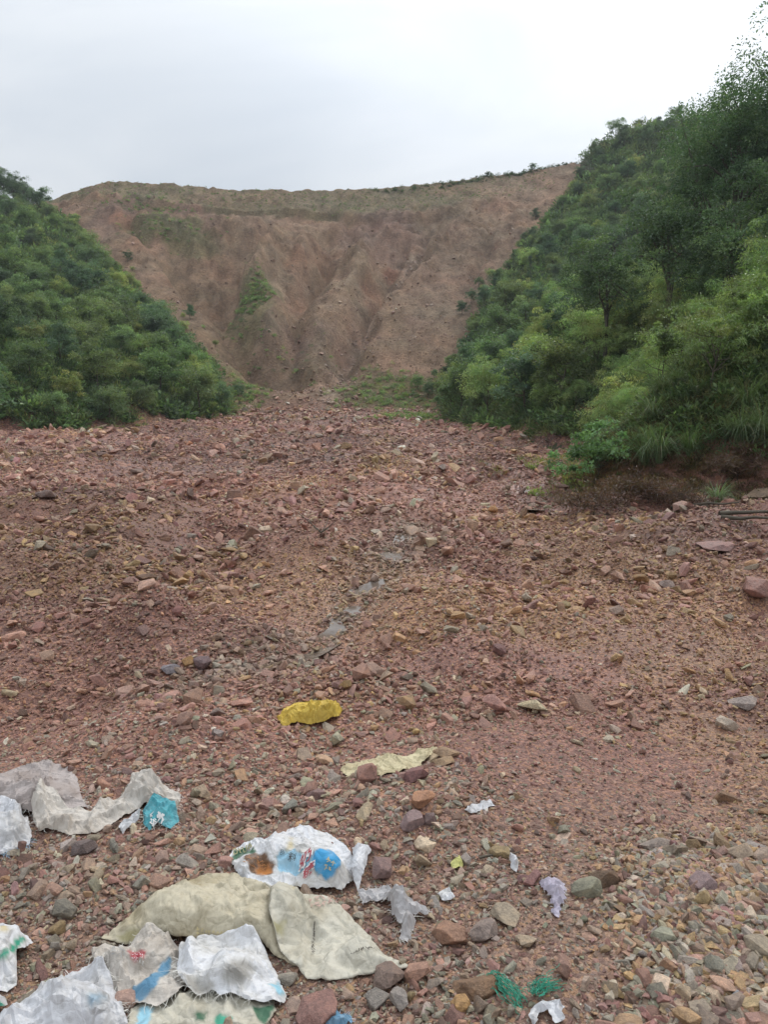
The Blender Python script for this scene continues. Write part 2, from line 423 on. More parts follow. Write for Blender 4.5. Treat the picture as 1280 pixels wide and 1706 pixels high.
ys = np.concatenate([np.arange(-6, 1.2, .25), 1.2 * (76 / 1.2) ** np.linspace(0, 1, 430)])
us = np.linspace(-1, 1, 420)
us = np.sign(us) * (0.62 * np.abs(us) + 0.38 * np.abs(us) ** 5)
YY, UU = np.meshgrid(ys, us, indexing='ij')
XX = UU * (np.maximum(YY, 1.2) * 1.05 + 2.0)
ZZ = H(XX, YY)
cols = bed_color(XX, YY).reshape(-1, 3)
def hill_depth(x, y):
    d1, _ = seg_dist(x, y, LEFT_EDGE); d2, _ = seg_dist(x, y, RIGHT_EDGE)
    return np.where(inside(x, y, LEFT_POLY), d1, np.where(inside(x, y, RIGHT_POLY), d2, -np.minimum(d1, d2)))
bf = grid_faces(*XX.shape); deep = hill_depth(XX, YY).ravel(); bf = bf[~(deep[bf] > .9 + .02 * YY.ravel()[bf]).all(1)]
bu, binv = np.unique(bf, return_inverse=True)
me = mesh_np('debris_bed', np.stack([XX, YY, ZZ], -1).reshape(-1, 3)[bu], binv.reshape(bf.shape), 'bed', cols[bu], smooth=True)
dw, _ = seg_dist(XX, YY, RILL); dw2, _ = seg_dist(XX, YY, RILL2)
SANDY = [(bpx(p, q), r) for p, q, r in ((990, 1085, .7), (1230, 1185, .6), (1020, 1390, .16), (1110, 1060, .8), (960, 1300, .35), (1040, 1480, .2), (980, 1620, .22), (840, 1230, .5),
                                        (1190, 1330, .25), (690, 1090, .5), (260, 800, 3.5), (900, 1560, .15), (620, 1230, .3), (1150, 1240, .4), (1000, 1450, .22), (970, 1540, .2), (930, 1650, .22), (1040, 1290, .35), (880, 1360, .2))]
def sandy(x, y):
    w = sstep(.25, .8, fbm(x / 1.7, y / 2.2, 3, 301)) * .6
    for (cx, cy), r in SANDY: w = np.maximum(w, np.exp(-(((x - cx) / r) ** 2 + ((y - cy) / r) ** 2) ** 2) * .95)
    return w
wet = np.clip(np.exp(-(dw / .45) ** 2) + np.exp(-(dw2 / .6) ** 2) + .55 * sandy(XX, YY), 0, 1).astype(np.float32)
a = me.attributes.new('wet', 'FLOAT', 'POINT'); a.data.foreach_set('value', np.ascontiguousarray(wet.ravel()[bu]))
bed = tag(link('debris_bed', me), 'reddish debris fan of wet gravel and broken shale', kind='structure')

# slopes: the bare landslide and the two green hills, one grid cut into three
xs_ = np.concatenate([np.linspace(-230, -92, 40), np.linspace(-90, 70, 400), np.linspace(72, 230, 40)]); ysl = np.concatenate([np.linspace(73, 168, 255), np.linspace(170, 235, 12)])
SY, SX = np.meshgrid(ysl, xs_, indexing='ij')
SZ = H(SX, SY) - .06 * (1 - sstep(75.5, 76.5, SY))
def pxy(x, y, z):
    d = np.stack([x, y, z - 1.6], -1); f = d[..., 1] * math.cos(PITCH) - d[..., 2] * math.sin(PITCH); u = d[..., 1] * math.sin(PITCH) + d[..., 2] * math.cos(PITCH)
    return 640 + FPX * d[..., 0] / f, 853 - FPX * u / f
SPX, SPY = pxy(SX, SY, base_h(SX, SY))
c = np.broadcast_to(np.array([.262, .180, .124]), SX.shape + (3,)).copy()
def mixw(col, w):
    global c
    w = np.clip(w, 0, 1)[..., None]; c = c * (1 - w) + np.array(col) * w
nA = fbm(SX / 12, SY / 12, 4, 401); nB = fbm(SX / 4, SY / 6, 4, 411); nC = fbm(SX / 1.5, SY / 2, 3, 421)
def patch(p, q, rx, ry, col, k=1.0, rag=.5):
    """a tinted patch of soil centred where that pixel's ray meets the slope; radii in metres"""
    cx, cy = at(p, q)[:2]
    d = np.hypot((SX - cx) / rx, (SY - cy) / ry) + rag * nB * .5
    mixw(col, k * (1 - sstep(.55, 1.1, d)))
mixw((.225, .150, .125), sstep(0, .8, nA) * .6); mixw((.30, .205, .15), sstep(.1, .8, -nA) * .55)
mixw((.185, .160, .098), sstep(147.5, 149.5, SY + 1.5 * nB) * .8 * (1 - sstep(18, 34, SX)))       # old grassy band under the crest
mixw((.26, .185, .135), sstep(150, 153, SY + 1.5 * nB) * (.5 + .5 * nB) * .5 * (1 - sstep(14, 34, SX)))
patch(208, 372, 3.5, 4, (.32, .175, .115), .6); patch(225, 398, 2, 4, (.31, .16, .105), .5); patch(880, 350, 13, 12, (.31, .215, .15), .7); patch(900, 310, 14, 9, (.32, .225, .165), .8)
patch(650, 400, 10, 9, (.265, .18, .15), .6); patch(622, 500, 2.0, 3.5, (.29, .16, .11), .7); patch(650, 462, 1.6, 2.5, (.26, .13, .09), .8); patch(492, 440, 2.4, 5, (.31, .19, .13), .6)
patch(492, 505, 1.4, 5, (.28, .145, .10), .7); patch(475, 490, 3, 5, (.33, .245, .175), .6); patch(690, 420, 2.5, 3, (.25, .14, .10), .6); patch(770, 470, 11, 30, (.225, .160, .118), .7)
patch(330, 460, 9, 14, (.245, .165, .11), .6); patch(600, 560, 2.0, 12, (.32, .24, .19), .35)
patch(280, 372, 9, 6, (.12, .135, .065), .6, .9); patch(425, 492, 3.0, 5.0, (.14, .155, .075), .45, 1.6); patch(440, 590, 9, 9, (.22, .175, .10), .25, .9)
patch(665, 665, 7, 6, (.155, .155, .07), .75, .9); patch(640, 640, 6, 6, (.20, .16, .10), .6, .9); patch(700, 690, 5, 3.5, (.16, .165, .07), .7, .9); patch(410, 640, 4, 6, (.17, .165, .07), .4, .9)
chute = [bpx(p, q) for p, q in ((690, 420), (640, 480), (600, 530), (570, 580), (552, 640), (540, 690))]
dch, _ = seg_dist(SX, SY, chute); mixw((.37, .275, .22), np.exp(-(dch / 1.5) ** 2) * (.55 + .4 * nC))
mixw((.27, .150, .125), (1 - sstep(74, 81, SY + 2.5 * nB)) * .75)                                    # debris tail, redder
c *= (1 + .10 * nC)[..., None] * np.array([1.20, 1.18, 1.14])
il = inside(SX, SY, LEFT_POLY); ir = inside(SX, SY, RIGHT_POLY)
SVERT = np.stack([SX, SY, SZ], -1).reshape(-1, 3); SF = grid_faces(*SX.shape)
def submesh(name, keep, mat, cols=None):
    fk = keep[SF].all(1) if name == 'hill' else keep[SF].any(1)
    f = SF[fk]; u, inv = np.unique(f, return_inverse=True)
    return mesh_np(name, SVERT[u], inv.reshape(f.shape), mat, None if cols is None else cols[u], smooth=True)
bare = ~(il | ir).ravel()
scar = tag(link('landslide_slope', submesh('landslide_slope', bare, 'scar', c.reshape(-1, 3))), 'bare brown landslide scar with gullies below the crest', kind='structure')
def hillmesh(name, poly, x0, x1, y0, y1, nx, ny):
    X, Y = np.meshgrid(np.linspace(x0, x1, nx), np.linspace(y0, y1, ny)); Z = H(X, Y, True) - .12
    V = np.stack([X, Y, Z], -1).reshape(-1, 3); F = grid_faces(*X.shape); k = inside(X, Y, poly).ravel()
    f = F[k[F].any(1)]; u, inv = np.unique(f, return_inverse=True)
    return mesh_np(name, V[u], inv.reshape(f.shape), 'soil', None, True)
tag(link('hillside_left', hillmesh('hillside_left', LEFT_POLY, -200, 0, 8, 175, 220, 180)), 'steep green hillside left of the slide', kind='structure')
tag(link('hillside_right', hillmesh('hillside_right', RIGHT_POLY, 3, 200, -10, 190, 300, 300)), 'steep green hillside right of the slide', kind='structure')
fv = np.array([(-3000, -3000, -4), (3000, -3000, -4), (3000, 3000, -4), (-3000, 3000, -4)], float)
tag(link('ground', mesh_np('ground', fv, np.array([[0, 1, 2, 3]]), 'field')), 'low country beyond the hills', kind='structure')

# ------------------------------------------------------------------ water in the rill
def water_strip(name, pts, w, label):
    P = [np.array(p) for p in pts]; V = []; cnt = 60
    arr = np.array(P); tt = np.linspace(0, len(arr) - 1, cnt)
    line = np.stack([np.interp(tt, np.arange(len(arr)), arr[:, k]) for k in (0, 1)], 1)
    line += np.stack([.10 * fbm(tt * 1.1, tt * 0, 2, 5), .06 * fbm(tt * 1.2, tt * 0 + 3, 2, 6)], 1)
    tg = np.gradient(line, axis=0); tg /= np.linalg.norm(tg, axis=1)[:, None]; nn_ = np.stack([-tg[:, 1], tg[:, 0]], 1)
    rows = []
    for k in range(7):
        s = (k - 3) / 3
        ww = w * (.6 + .55 * vnoise(tt * 2.3, tt * 0 + s, 8)) * np.sin(np.linspace(.12, 3.0, cnt)) ** .5
        q = line + nn_ * (s * ww)[:, None]; rows.append(q)
    Q = np.stack(rows, 1); z = H(line[:, 0], line[:, 1])
    k_ = np.ones(9) / 9; zs = np.convolve(np.pad(z, 4, mode='edge'), k_, 'valid') + .004
    z = zs[:, None] * np.ones((1, 7))
    V = np.concatenate([Q, z[..., None]], -1).reshape(-1, 3)
    return tag(link(name, mesh_np(name, V, grid_faces(cnt, 7), M['water'], None, True)), label, kind='structure')
m, t, p, o = newmat('water'); M['water'] = m
t.links.new(ramp(t, noise_node(t, 6, 4, .6), [(.35, (.13, .10, .08)), (.65, (.20, .165, .135))]), p.inputs['Base Color'])
p.inputs['Roughness'].default_value = .12; p.inputs['Specular IOR Level'].default_value = .55
bump(t, p, noise_node(t, 22, 3, .6), .25, .01)
water_strip('water', RILL[:5], .30, 'shallow silty trickle winding through the gravel')
water_strip('water', RILL2, .45, 'small pale runnel beside the right bank')

# ------------------------------------------------------------------ cloth: draped woven sacks
GX0, GX1, GY0, GY1, GR = -2.6, 2.6, 1.5, 6.2, 0.012
gx = np.arange(GX0, GX1, GR); gy = np.arange(GY0, GY1, GR)
LX, LY = np.meshgrid(gx, gy)
HG = H(LX, LY)                                  # height of whatever a cloth comes to lie on
def hg(x, y):
    fx = np.clip((x - GX0) / GR, 0, len(gx) - 2.001); fy = np.clip((y - GY0) / GR, 0, len(gy) - 2.001)
    i = fx.astype(int); j = fy.astype(int); u = fx - i; v = fy - j
    return HG[j, i] * (1 - u) * (1 - v) + HG[j, i + 1] * u * (1 - v) + HG[j + 1, i] * (1 - u) * v + HG[j + 1, i + 1] * u * v
hgs = lambda x, y: hg(np.asarray(x, float), np.asarray(y, float))
def on_ground(px, py, dz=0.0):
    d = ray(px, py); ts = np.arange(1.2, 9, .01); P = CAM + ts[:, None] * d
    f = P[:, 2] - (GROUND0(P[:, 0], P[:, 1]) + dz); k = int(np.argmax(f < 0)); return P[k]
_H0 = HG.copy()
def GROUND0(x, y):
    fx = np.clip((x - GX0) / GR, 0, len(gx) - 2.001).astype(int); fy = np.clip((y - GY0) / GR, 0, len(gy) - 2.001).astype(int)
    return _H0[fy, fx]
SACK_ZONES = []

class Cloth: pass
def drape(outline, h=.009, ex=.06, ang=0., aniso=.7, lumps=(), steps=170, amp=.02, wl=.10, seed=0, dz=0., kb=.12, ragged=.0015, pinch=(), thick=.004, pin=.25, edge_run=.045, crumple=.007, folds=None, fold_h=.011):
    """a sheet with the given outline (photo pixels -> ground), cut a little too large so that it buckles, laid over lumps and whatever is below"""
    r_ = np.random.default_rng(seed + 100)
    P0 = np.array([on_ground(a, b, dz)[:2] for a, b in outline])
    SACK_ZONES.append(P0)
    pts = []
    k = len(P0)
    for i in range(k):
        a, b = P0[i], P0[(i + 1) % k]; m_ = max(1, int(np.hypot(*(b - a)) / h))
        for j in range(m_):
            q = a + (b - a) * j / m_
            pts.append(q + r_.normal(0, ragged, 2) * (1 if j else .3))
    B = np.array(pts); nb = len(B)
    x0, y0 = B.min(0); x1, y1 = B.max(0)
    X, Y = np.meshgrid(np.arange(x0, x1, h), np.arange(y0, y1, h * .866)); X[1::2] += h / 2
    X = X.ravel() + r_.normal(0, h * .12, X.size); Y = Y.ravel() + r_.normal(0, h * .12, Y.size)
    kk = inside(X, Y, B); X, Y = X[kk], Y[kk]
    db, _ = seg_dist(X, Y, np.vstack([B, B[:1]])); kk = db > h * .55
    I = np.stack([X[kk], Y[kk]], 1)
    allp = np.vstack([B, I])
    res = mgeo.delaunay_2d_cdt([Vector(q) for q in allp], [(i, (i + 1) % nb) for i in range(nb)], [], 1, 1e-6)
    V2 = np.array([(q.x, q.y) for q in res[0]]); T = np.array([f for f in res[2] if len(f) == 3])
    # edges and opposite pairs
    E = np.sort(np.concatenate([T[:, [0, 1]], T[:, [1, 2]], T[:, [2, 0]]]), 1); opp = np.concatenate([T[:, 2], T[:, 0], T[:, 1]])
    od = np.lexsort((E[:, 1], E[:, 0])); E = E[od]; opp = opp[od]
    same = (E[1:] == E[:-1]).all(1); bend = np.stack([opp[:-1][same], opp[1:][same]], 1)
    firsts = np.concatenate([[True], ~same]); edge = E[firsts]
    cnt = np.ones(len(E)); 
    bset = np.zeros(len(V2), bool)
    uniq, cn = np.unique(E, axis=0, return_counts=True); bset[uniq[cn == 1].ravel()] = True
    d0 = V2[edge[:, 0]] - V2[edge[:, 1]]; l0 = np.hypot(*d0.T)
    dirv = np.array([math.cos(ang), math.sin(ang)])
    cosq = ((d0 @ dirv) / (l0 + 1e-9)) ** 2
    # excess varies over the sheet, so that smooth and crumpled areas alternate
    mid = (V2[edge[:, 0]] + V2[edge[:, 1]]) / 2
    loc = np.clip(.75 + .9 * fbm(mid[:, 0] / .28, mid[:, 1] / .28, 2, seed + 9), .1, 2)
    rest = l0 * (1 + 1.5 * ex * loc * ((1 - aniso) + aniso * cosq))
    db0 = V2[bend[:, 0]] - V2[bend[:, 1]]; rb = np.hypot(*db0.T) * (1 + ex * .5)
    LU = []
    for (a, b, rx, ry, hh) in lumps:
        q = on_ground(a, b, hh * .6); LU.append((q[0], q[1], rx, ry, hh * (1.18 if hh > .05 else 1)))
    # what it lies on: the ground and earlier cloths, raised by the lumps, which run out before the border
    i0, j0 = int((x0 - .1 - GX0) / GR), int((y0 - .1 - GY0) / GR); i0 = max(i0, 0); j0 = max(j0, 0); i1, j1 = int((x1 + .1 - GX0) / GR) + 2, int((y1 + .1 - GY0) / GR) + 2
    HC = HG[j0:j1, i0:i1].copy(); CX, CY = LX[j0:j1, i0:i1], LY[j0:j1, i0:i1]
    zl = np.zeros_like(HC)
    for lx, ly, rx, ry, hh in LU: zl = np.maximum(zl, hh * np.clip(1 - ((CX - lx) / rx) ** 2 - ((CY - ly) / ry) ** 2, 0, 1) ** .6)
    dbd, _ = seg_dist(CX, CY, np.vstack([P0, P0[:1]])); dbd = np.where(inside(CX, CY, P0), dbd, 0)
    HC += zl * sstep(0, edge_run, dbd) ** .7
    def hc(x, y):
        fx = np.clip((x - GX0) / GR - i0, 0, HC.shape[1] - 2.001); fy = np.clip((y - GY0) / GR - j0, 0, HC.shape[0] - 2.001)
        i = fx.astype(int); j = fy.astype(int); u = fx - i; v = fy - j
        return HC[j, i] * (1 - u) * (1 - v) + HC[j, i + 1] * u * (1 - v) + HC[j + 1, i] * (1 - u) * v + HC[j + 1, i + 1] * u * v
    ca, sa = math.cos(ang), math.sin(ang)
    uu = V2 @ np.array([ca, sa]); vv = V2 @ np.array([-sa, ca])
    P = np.zeros((len(V2), 3)); P[:, :2] = V2
    warp = .5 * fbm(uu / .3, vv / .3, 2, seed + 3)
    z0 = np.abs(fbm(uu / wl + warp, vv / (wl * 3.2) + warp, 3, seed + 1)) * amp * .7
    for (a, b) in pinch:                        # folds radiating from a pinched point
        q = on_ground(a, b); th = np.arctan2(V2[:, 1] - q[1], V2[:, 0] - q[0]); rr = np.hypot(V2[:, 0] - q[0], V2[:, 1] - q[1])
        z0 = z0 + amp * 1.6 * np.abs(np.sin(th * 5 + 2 * fbm(th * 1.2, rr * 3, 2, seed + 4))) * np.clip(rr / .05, 0, 1) * np.exp(-rr / .28)
    P[:, 2] = hc(P[:, 0], P[:, 1]) + .010 + z0
    Q = P.copy(); N = len(P)
    def solve(C, rl, st, P):
        d = P[C[:, 0]] - P[C[:, 1]]; l = np.linalg.norm(d, axis=1) + 1e-9
        co = (st * .5 * (l - rl) / l)[:, None] * d
        for k in range(3):
            ac = np.bincount(C[:, 1], co[:, k], N) - np.bincount(C[:, 0], co[:, k], N)
            P[:, k] += ac / dg[id(C)]
    dg = {id(edge): np.maximum(np.bincount(edge.ravel(), minlength=N) * .38, 1), id(bend): np.maximum(np.bincount(bend.ravel(), minlength=N) * .5, 1)}
    one = np.ones(len(edge)); ob = np.ones(len(bend)) * kb
    for s in range(steps):
        vel = (P - Q) * .90; Q = P.copy(); P = P + vel; P[:, 2] -= .00022
        for _ in range(3):
            solve(edge, rest, one, P); solve(bend, rb, ob, P)
        fl = hc(P[:, 0], P[:, 1]) + thick
        c_ = P[:, 2] < fl
        P[c_, 2] = fl[c_]; P[c_, :2] = Q[c_, :2] + (P[c_, :2] - Q[c_, :2]) * .35
        P[bset, :2] += (V2[bset] - P[bset, :2]) * pin
        P[bset, 2] += (fl[bset] + .004 - P[bset, 2]) * .22
    for _ in range(2):                          # a touch of smoothing takes the solver's jitter out
        av = np.zeros_like(P); dgc = np.bincount(edge.ravel(), minlength=N)[:, None]
        for k in range(3): av[:, k] = np.bincount(edge[:, 0], P[edge[:, 1], k], N) + np.bincount(edge[:, 1], P[edge[:, 0], k], N)
        P = P * .7 + av / dgc * .3
    # sharp creases that the coarse solver cannot fold
    w1_ = 1 - np.abs(fbm(uu / .075 + warp * 2, vv / .15 + warp, 2, seed + 13)) * 2; w2_ = 1 - np.abs(fbm(uu / .13 + 5, vv / .05 + warp * 1.5, 2, seed + 17)) * 2
    am = np.clip(.55 + .8 * fbm(uu / .22, vv / .22, 2, seed + 23), .1, 1.5)
    P[:, 2] += crumple * am * (np.maximum(w1_, 0) ** 2.5 + .8 * np.maximum(w2_, 0) ** 2.5) * np.where(bset, .3, 1)
    ext = float(np.ptp(B, axis=0).max())
    nf = int(1.6 * (folds if folds is not None else int(8 + ext * 26)))
    for i in range(nf):
        q = V2[r_.integers(0, N)]; a_ = ang + math.pi / 2 + r_.normal(0, .75); l = ext * r_.uniform(.12, .5); d_ = np.array([math.cos(a_), math.sin(a_)])
        u_ = (V2 - q) @ d_; v_ = (V2 - q) @ np.array([-d_[1], d_[0]]) + .02 * np.sin(u_ / l * 3 + i) + .006 * fbm(u_ / .05, u_ * 0 + i, 2, seed + i)
        wa, wb = (r_.uniform(.003, .008), r_.uniform(.012, .04)); wa, wb = (wa, wb) if r_.random() < .5 else (wb, wa)
        prof = np.where(v_ > 0, np.exp(-v_ / wa), np.exp(v_ / wb)); tap = np.clip(1 - (u_ / l) ** 2, 0, 1) ** .8
        P[:, 2] += fold_h * r_.uniform(.35, 1.2) * prof * tap * np.where(bset, .55, 1)
    c_ = Cloth(); c_.V2 = V2; c_.T = T; c_.P = P; c_.bset = bset; c_.bedges = uniq[cn == 1]; c_.seed = seed
    c_.bvh = BVHTree.FromPolygons([(a, b, 0) for a, b in V2], [tuple(f) for f in T])
    fn = np.cross(P[T[:, 1]] - P[T[:, 0]], P[T[:, 2]] - P[T[:, 0]])
    vn = np.zeros_like(P)
    for k in range(3):
        for j in range(3): vn[:, k] += np.bincount(T[:, j], fn[:, k], N)
    vn /= np.linalg.norm(vn, axis=1)[:, None] + 1e-12; vn[vn[:, 2] < 0] *= -1
    c_.N = vn; c_.bvh3 = BVHTree.FromPolygons([tuple(q) for q in P], [tuple(f) for f in T])
    # raise the support for the next cloth
    for f in T:
        a = P[f]; lo = np.floor((a[:, :2].min(0) - (GX0, GY0)) / GR).astype(int); hi = np.ceil((a[:, :2].max(0) - (GX0, GY0)) / GR).astype(int)
        lo = np.maximum(lo, 0); sl_ = HG[lo[1]:hi[1] + 1, lo[0]:hi[0] + 1]
        if sl_.size: np.maximum(sl_, a[:, 2].mean() + .002, out=sl_)
    return c_

def cloth_obj(c, name, mat, parent=None, thick=.0014, flip=False):
    T = c.T.copy(); v = c.P[T]; nz_ = np.cross(v[:, 1] - v[:, 0], v[:, 2] - v[:, 0])[:, 2].sum()
    if nz_ < 0: T = T[:, ::-1]
    me = mesh_np(name, c.P, T, mat, None, mat.startswith('sack_beige'))
    uv = me.uv_layers.new(name='UVMap'); li = np.empty(len(me.loops), np.int32); me.loops.foreach_get('vertex_index', li)
    uv.data.foreach_set('uv', c.V2[li].astype(np.float32).ravel())
    sa_ = me.attributes.new('stain', 'FLOAT_COLOR', 'POINT'); sa_.data.foreach_set('color', np.tile(np.array([.4, .37, .3, 0], np.float32), len(c.P)))
    o = link(name, me, parent)
    s = o.modifiers.new('thickness', 'SOLIDIFY'); s.thickness = thick; s.offset = -1
    return o

def sheet_at(c, px, py):
    """where on the flat sheet the point seen at that photo pixel lies"""
    d = Vector(ray(px, py)).normalized(); co, nn_, ix, ds = c.bvh3.ray_cast(Vector(CAM), d)
    if co is None:
        q = Vector(on_ground(px, py, .03)); co, nn_, ix, ds = c.bvh3.find_nearest(q)
    f = c.T[ix]; A = [Vector(c.P[k]) for k in f]
    q = mgeo.barycentric_transform(co, *A, *[Vector((*c.V2[k], 0)) for k in f]); return np.array((q.x, q.y))

def frame_at(c, px, py, e=6):
    o0 = sheet_at(c, px, py); g = on_ground(px, py, .03)[:2]
    ex, ey = (on_ground(px + 40, py, .03)[:2] - g) / 40, (on_ground(px, py - 40, .03)[:2] - g) / 40
    tx, ty = (sheet_at(c, px + 9, py) - sheet_at(c, px - 9, py)) / 18, (sheet_at(c, px, py - 9) - sheet_at(c, px, py + 9)) / 18
    kx, ky = np.hypot(*tx) / np.hypot(*ex), np.hypot(*ty) / np.hypot(*ey)     # a sheet tilted to the camera takes shorter steps
    return o0, ex * np.clip(kx, .5, 1.2), ey * np.clip(ky, .3, 1.2)

def on_cloth(c, xy, off=.0022):
    """points of the flat sheet -> points of the draped sheet"""
    out_ = []; 
    for a, b in xy:
        co, nn_, ix, dist = c.bvh.find_nearest((a, b, 0))
        f = c.T[ix]; A = [Vector((*c.V2[k], 0)) for k in f]
        q = mgeo.barycentric_transform(co, A[0], A[1], A[2], *[Vector(c.P[k] + c.N[k] * off) for k in f])
        out_.append(q)
    return np.array(out_)

STAIN = {'ink_olive': (.36, .32, .16), 'ink_straw': (.58, .47, .24), 'ink_mud': (.28, .26, .225), 'ink_steel': (.25, .38, .48), 'ink_violet': (.20, .16, .24)}
def stain(c, outline, ink, ob):
    """a soft-edged stain soaked into the sheet"""
    Q = np.array([sheet_at(c, a, b) for a, b in outline]); d, _ = seg_dist(c.V2[:, 0], c.V2[:, 1], np.vstack([Q, Q[:1]])); ins = inside(c.V2[:, 0], c.V2[:, 1], Q)
    w = sstep(-.016, .012, np.where(ins, d, -d) + .008 * fbm(c.V2[:, 0] / .03, c.V2[:, 1] / .03, 2, 5))
    at_ = ob.data.attributes['stain']; arr = np.empty(len(c.V2) * 4, np.float32); at_.data.foreach_get('color', arr); arr = arr.reshape(-1, 4)
    arr[:, :3] = arr[:, :3] * (1 - w[:, None]) + np.array(STAIN[ink]) * w[:, None]; arr[:, 3] = np.maximum(arr[:, 3], w * .85); at_.data.foreach_set('color', arr.ravel())

def print_patch(c, outline, name, ink, ob, off=0, ragged=0, seed=0):
    """a printed area: ink on the sheet with worn, fairly sharp borders"""
    Q = np.array([sheet_at(c, a, b) for a, b in outline]); x_, y_ = c.V2.T; d, _ = seg_dist(x_, y_, np.vstack([Q, Q[:1]])); ins = inside(x_, y_, Q)
    w = sstep(-.006, .004, np.where(ins, d, -d) + .004 * fbm(x_ / .02, y_ / .02, 2, 5 + seed)) * np.clip(1.0 - .12 * np.clip(fbm(x_ / .03, y_ / .03, 3, 15 + seed), 0, 1), 0, 1)
    at_ = ob.data.attributes['stain']; arr = np.empty(len(c.V2) * 4, np.float32); at_.data.foreach_get('color', arr); arr = arr.reshape(-1, 4)
    arr[:, :3] = arr[:, :3] * (1 - w[:, None]) + np.array(INK[ink]) * w[:, None]; arr[:, 3] = np.maximum(arr[:, 3], w); at_.data.foreach_set('color', arr.ravel())

def lettering(c, text, pxc, size_px, rot, mat, parent, name='lettering', off=.0062, bold=0., squash=1.0, dz=0.):
    """flat lettering laid on the sheet; size and place in photo pixels, its up pointing away from the camera on the ground"""
    cu = bpy.data.curves.new('t', 'FONT'); cu.body = text; cu.size = 1; cu.align_x = 'CENTER'; cu.align_y = 'CENTER'; cu.offset = bold; cu.resolution_u = 2
    ob = bpy.data.objects.new('t', cu); COL.objects.link(ob)
    me0 = bpy.data.meshes.new_from_object(ob.evaluated_get(bpy.context.evaluated_depsgraph_get()))
    bpy.data.objects.remove(ob); bpy.data.curves.remove(cu)
    bm_ = bmesh.new(); bm_.from_mesh(me0); bpy.data.meshes.remove(me0)
    bmesh.ops.triangulate(bm_, faces=bm_.faces[:])
    V = np.array([v.co[:2] for v in bm_.verts]); F = np.array([[v.index for v in f.verts] for f in bm_.faces]); bm_.free()
    if not len(F): return None
    ca, sa = math.cos(rot), math.sin(rot)
    q = V * size_px; q[:, 1] *= squash
    q = np.stack([q[:, 0] * ca - q[:, 1] * sa, q[:, 0] * sa + q[:, 1] * ca], 1)
    o0, ex, ey = frame_at(c, *pxc)
    V2 = o0 + q[:, :1] * ex + q[:, 1:] * ey
    P = on_cloth(c, V2, off)
    return link(name, mesh_np(name, P, F, mat), parent)

def strokes(c, box, rows, mat, parent, name='faded_print', rot=0., seed=1, wpx=1.3, lpx=7, dz=0., off=.0058):
    """rows of worn, unreadable print: short crossing strokes"""
    r_ = np.random.default_rng(seed); x0, y0, x1, y1 = box; V = []; F = []
    pc = ((x0 + x1) / 2, (y0 + y1) / 2)
    o0, ex, ey = frame_at(c, *pc)
    for rr in range(rows):
        yy = y0 + (rr + .5) * (y1 - y0) / rows
        xx = x0 + lpx / 2
        while xx < x1:
            for s in range(5):
                if r_.random() < .25: continue
                cx = xx + r_.uniform(-.3, .3) * lpx; cy = yy + r_.uniform(-.35, .35) * (y1 - y0) / rows
                a = r_.choice([0, 0, math.pi / 2, .9, -.9]) + r_.normal(0, .15); l = lpx * r_.uniform(.25, .5)
                dx, dy = math.cos(a) * l, math.sin(a) * l; nx_, ny_ = -math.sin(a) * wpx / 2, math.cos(a) * wpx / 2
                b = len(V)
                V += [(cx - dx + nx_, cy - dy + ny_), (cx - dx - nx_, cy - dy - ny_), (cx + dx - nx_, cy + dy - ny_), (cx + dx + nx_, cy + dy + ny_)]; F.append((b, b + 1, b + 2, b + 3))
            xx += lpx * 1.25
    V = np.array(V); q = np.stack([V[:, 0] - pc[0], pc[1] - V[:, 1]], 1); ca, sa = math.cos(rot), math.sin(rot)
    q = np.stack([q[:, 0] * ca - q[:, 1] * sa, q[:, 0] * sa + q[:, 1] * ca], 1)
    return link(name, mesh_np(name, on_cloth(c, o0 + q[:, :1] * ex + q[:, 1:] * ey, off), np.array(F), mat), parent)

def fringe(c, region, mat, parent, name='frayed_threads', L_=.03, dens=260, seed=3, w=.0006, up=.10):
    """loose threads along the stretch of the border inside a photo-pixel box (x0, y0, x1, y1)"""
    r_ = np.random.default_rng(seed); V = []; F = []
    px, py = pxy(c.P[:, 0], c.P[:, 1], c.P[:, 2]); x0, y0, x1, y1 = region
    cen = c.V2.mean(0)
    for a, b in c.bedges:
        if not (x0 <= px[a] <= x1 and y0 <= py[a] <= y1): continue
        A, B_ = c.P[a], c.P[b]; e = B_ - A; l = np.linalg.norm(e); nrm_ = np.array([e[1], -e[0], 0]); nrm_ /= np.linalg.norm(nrm_) + 1e-9
        if nrm_[:2] @ (c.V2[a] - cen) < 0: nrm_ = -nrm_
        for _ in range(r_.poisson(.36 * dens * l)):
            s = A + e * r_.random(); ln = .62 * L_ * r_.uniform(.15, 1.5); d = nrm_ + r_.normal(0, .38, 3) * [1, 1, .4]; d[2] += r_.uniform(-.1, up); d /= np.linalg.norm(d)
            sd_ = np.cross(d, [0, 0, 1.]); sd_ = sd_ / (np.linalg.norm(sd_) + 1e-9) * w * r_.uniform(.5, 1.3); p1 = s + d * ln * .5 + r_.normal(0, .004, 3); p2 = p1 + (d + r_.normal(0, .35, 3) - [0, 0, .5]) * ln * .5
            p2[2] = max(p2[2], GROUND0(p2[:1], p2[1:2])[0] + .004)
            k = len(V); V += [s - sd_, s + sd_, p1 + sd_, p1 - sd_, p2 + sd_ * .5, p2 - sd_ * .5]; F += [(k, k + 1, k + 2, k + 3), (k + 3, k + 2, k + 4, k + 5)]
    if V: return tag(link(name, mesh_np(name, np.array(V), np.array(F), mat), parent), kind='stuff')

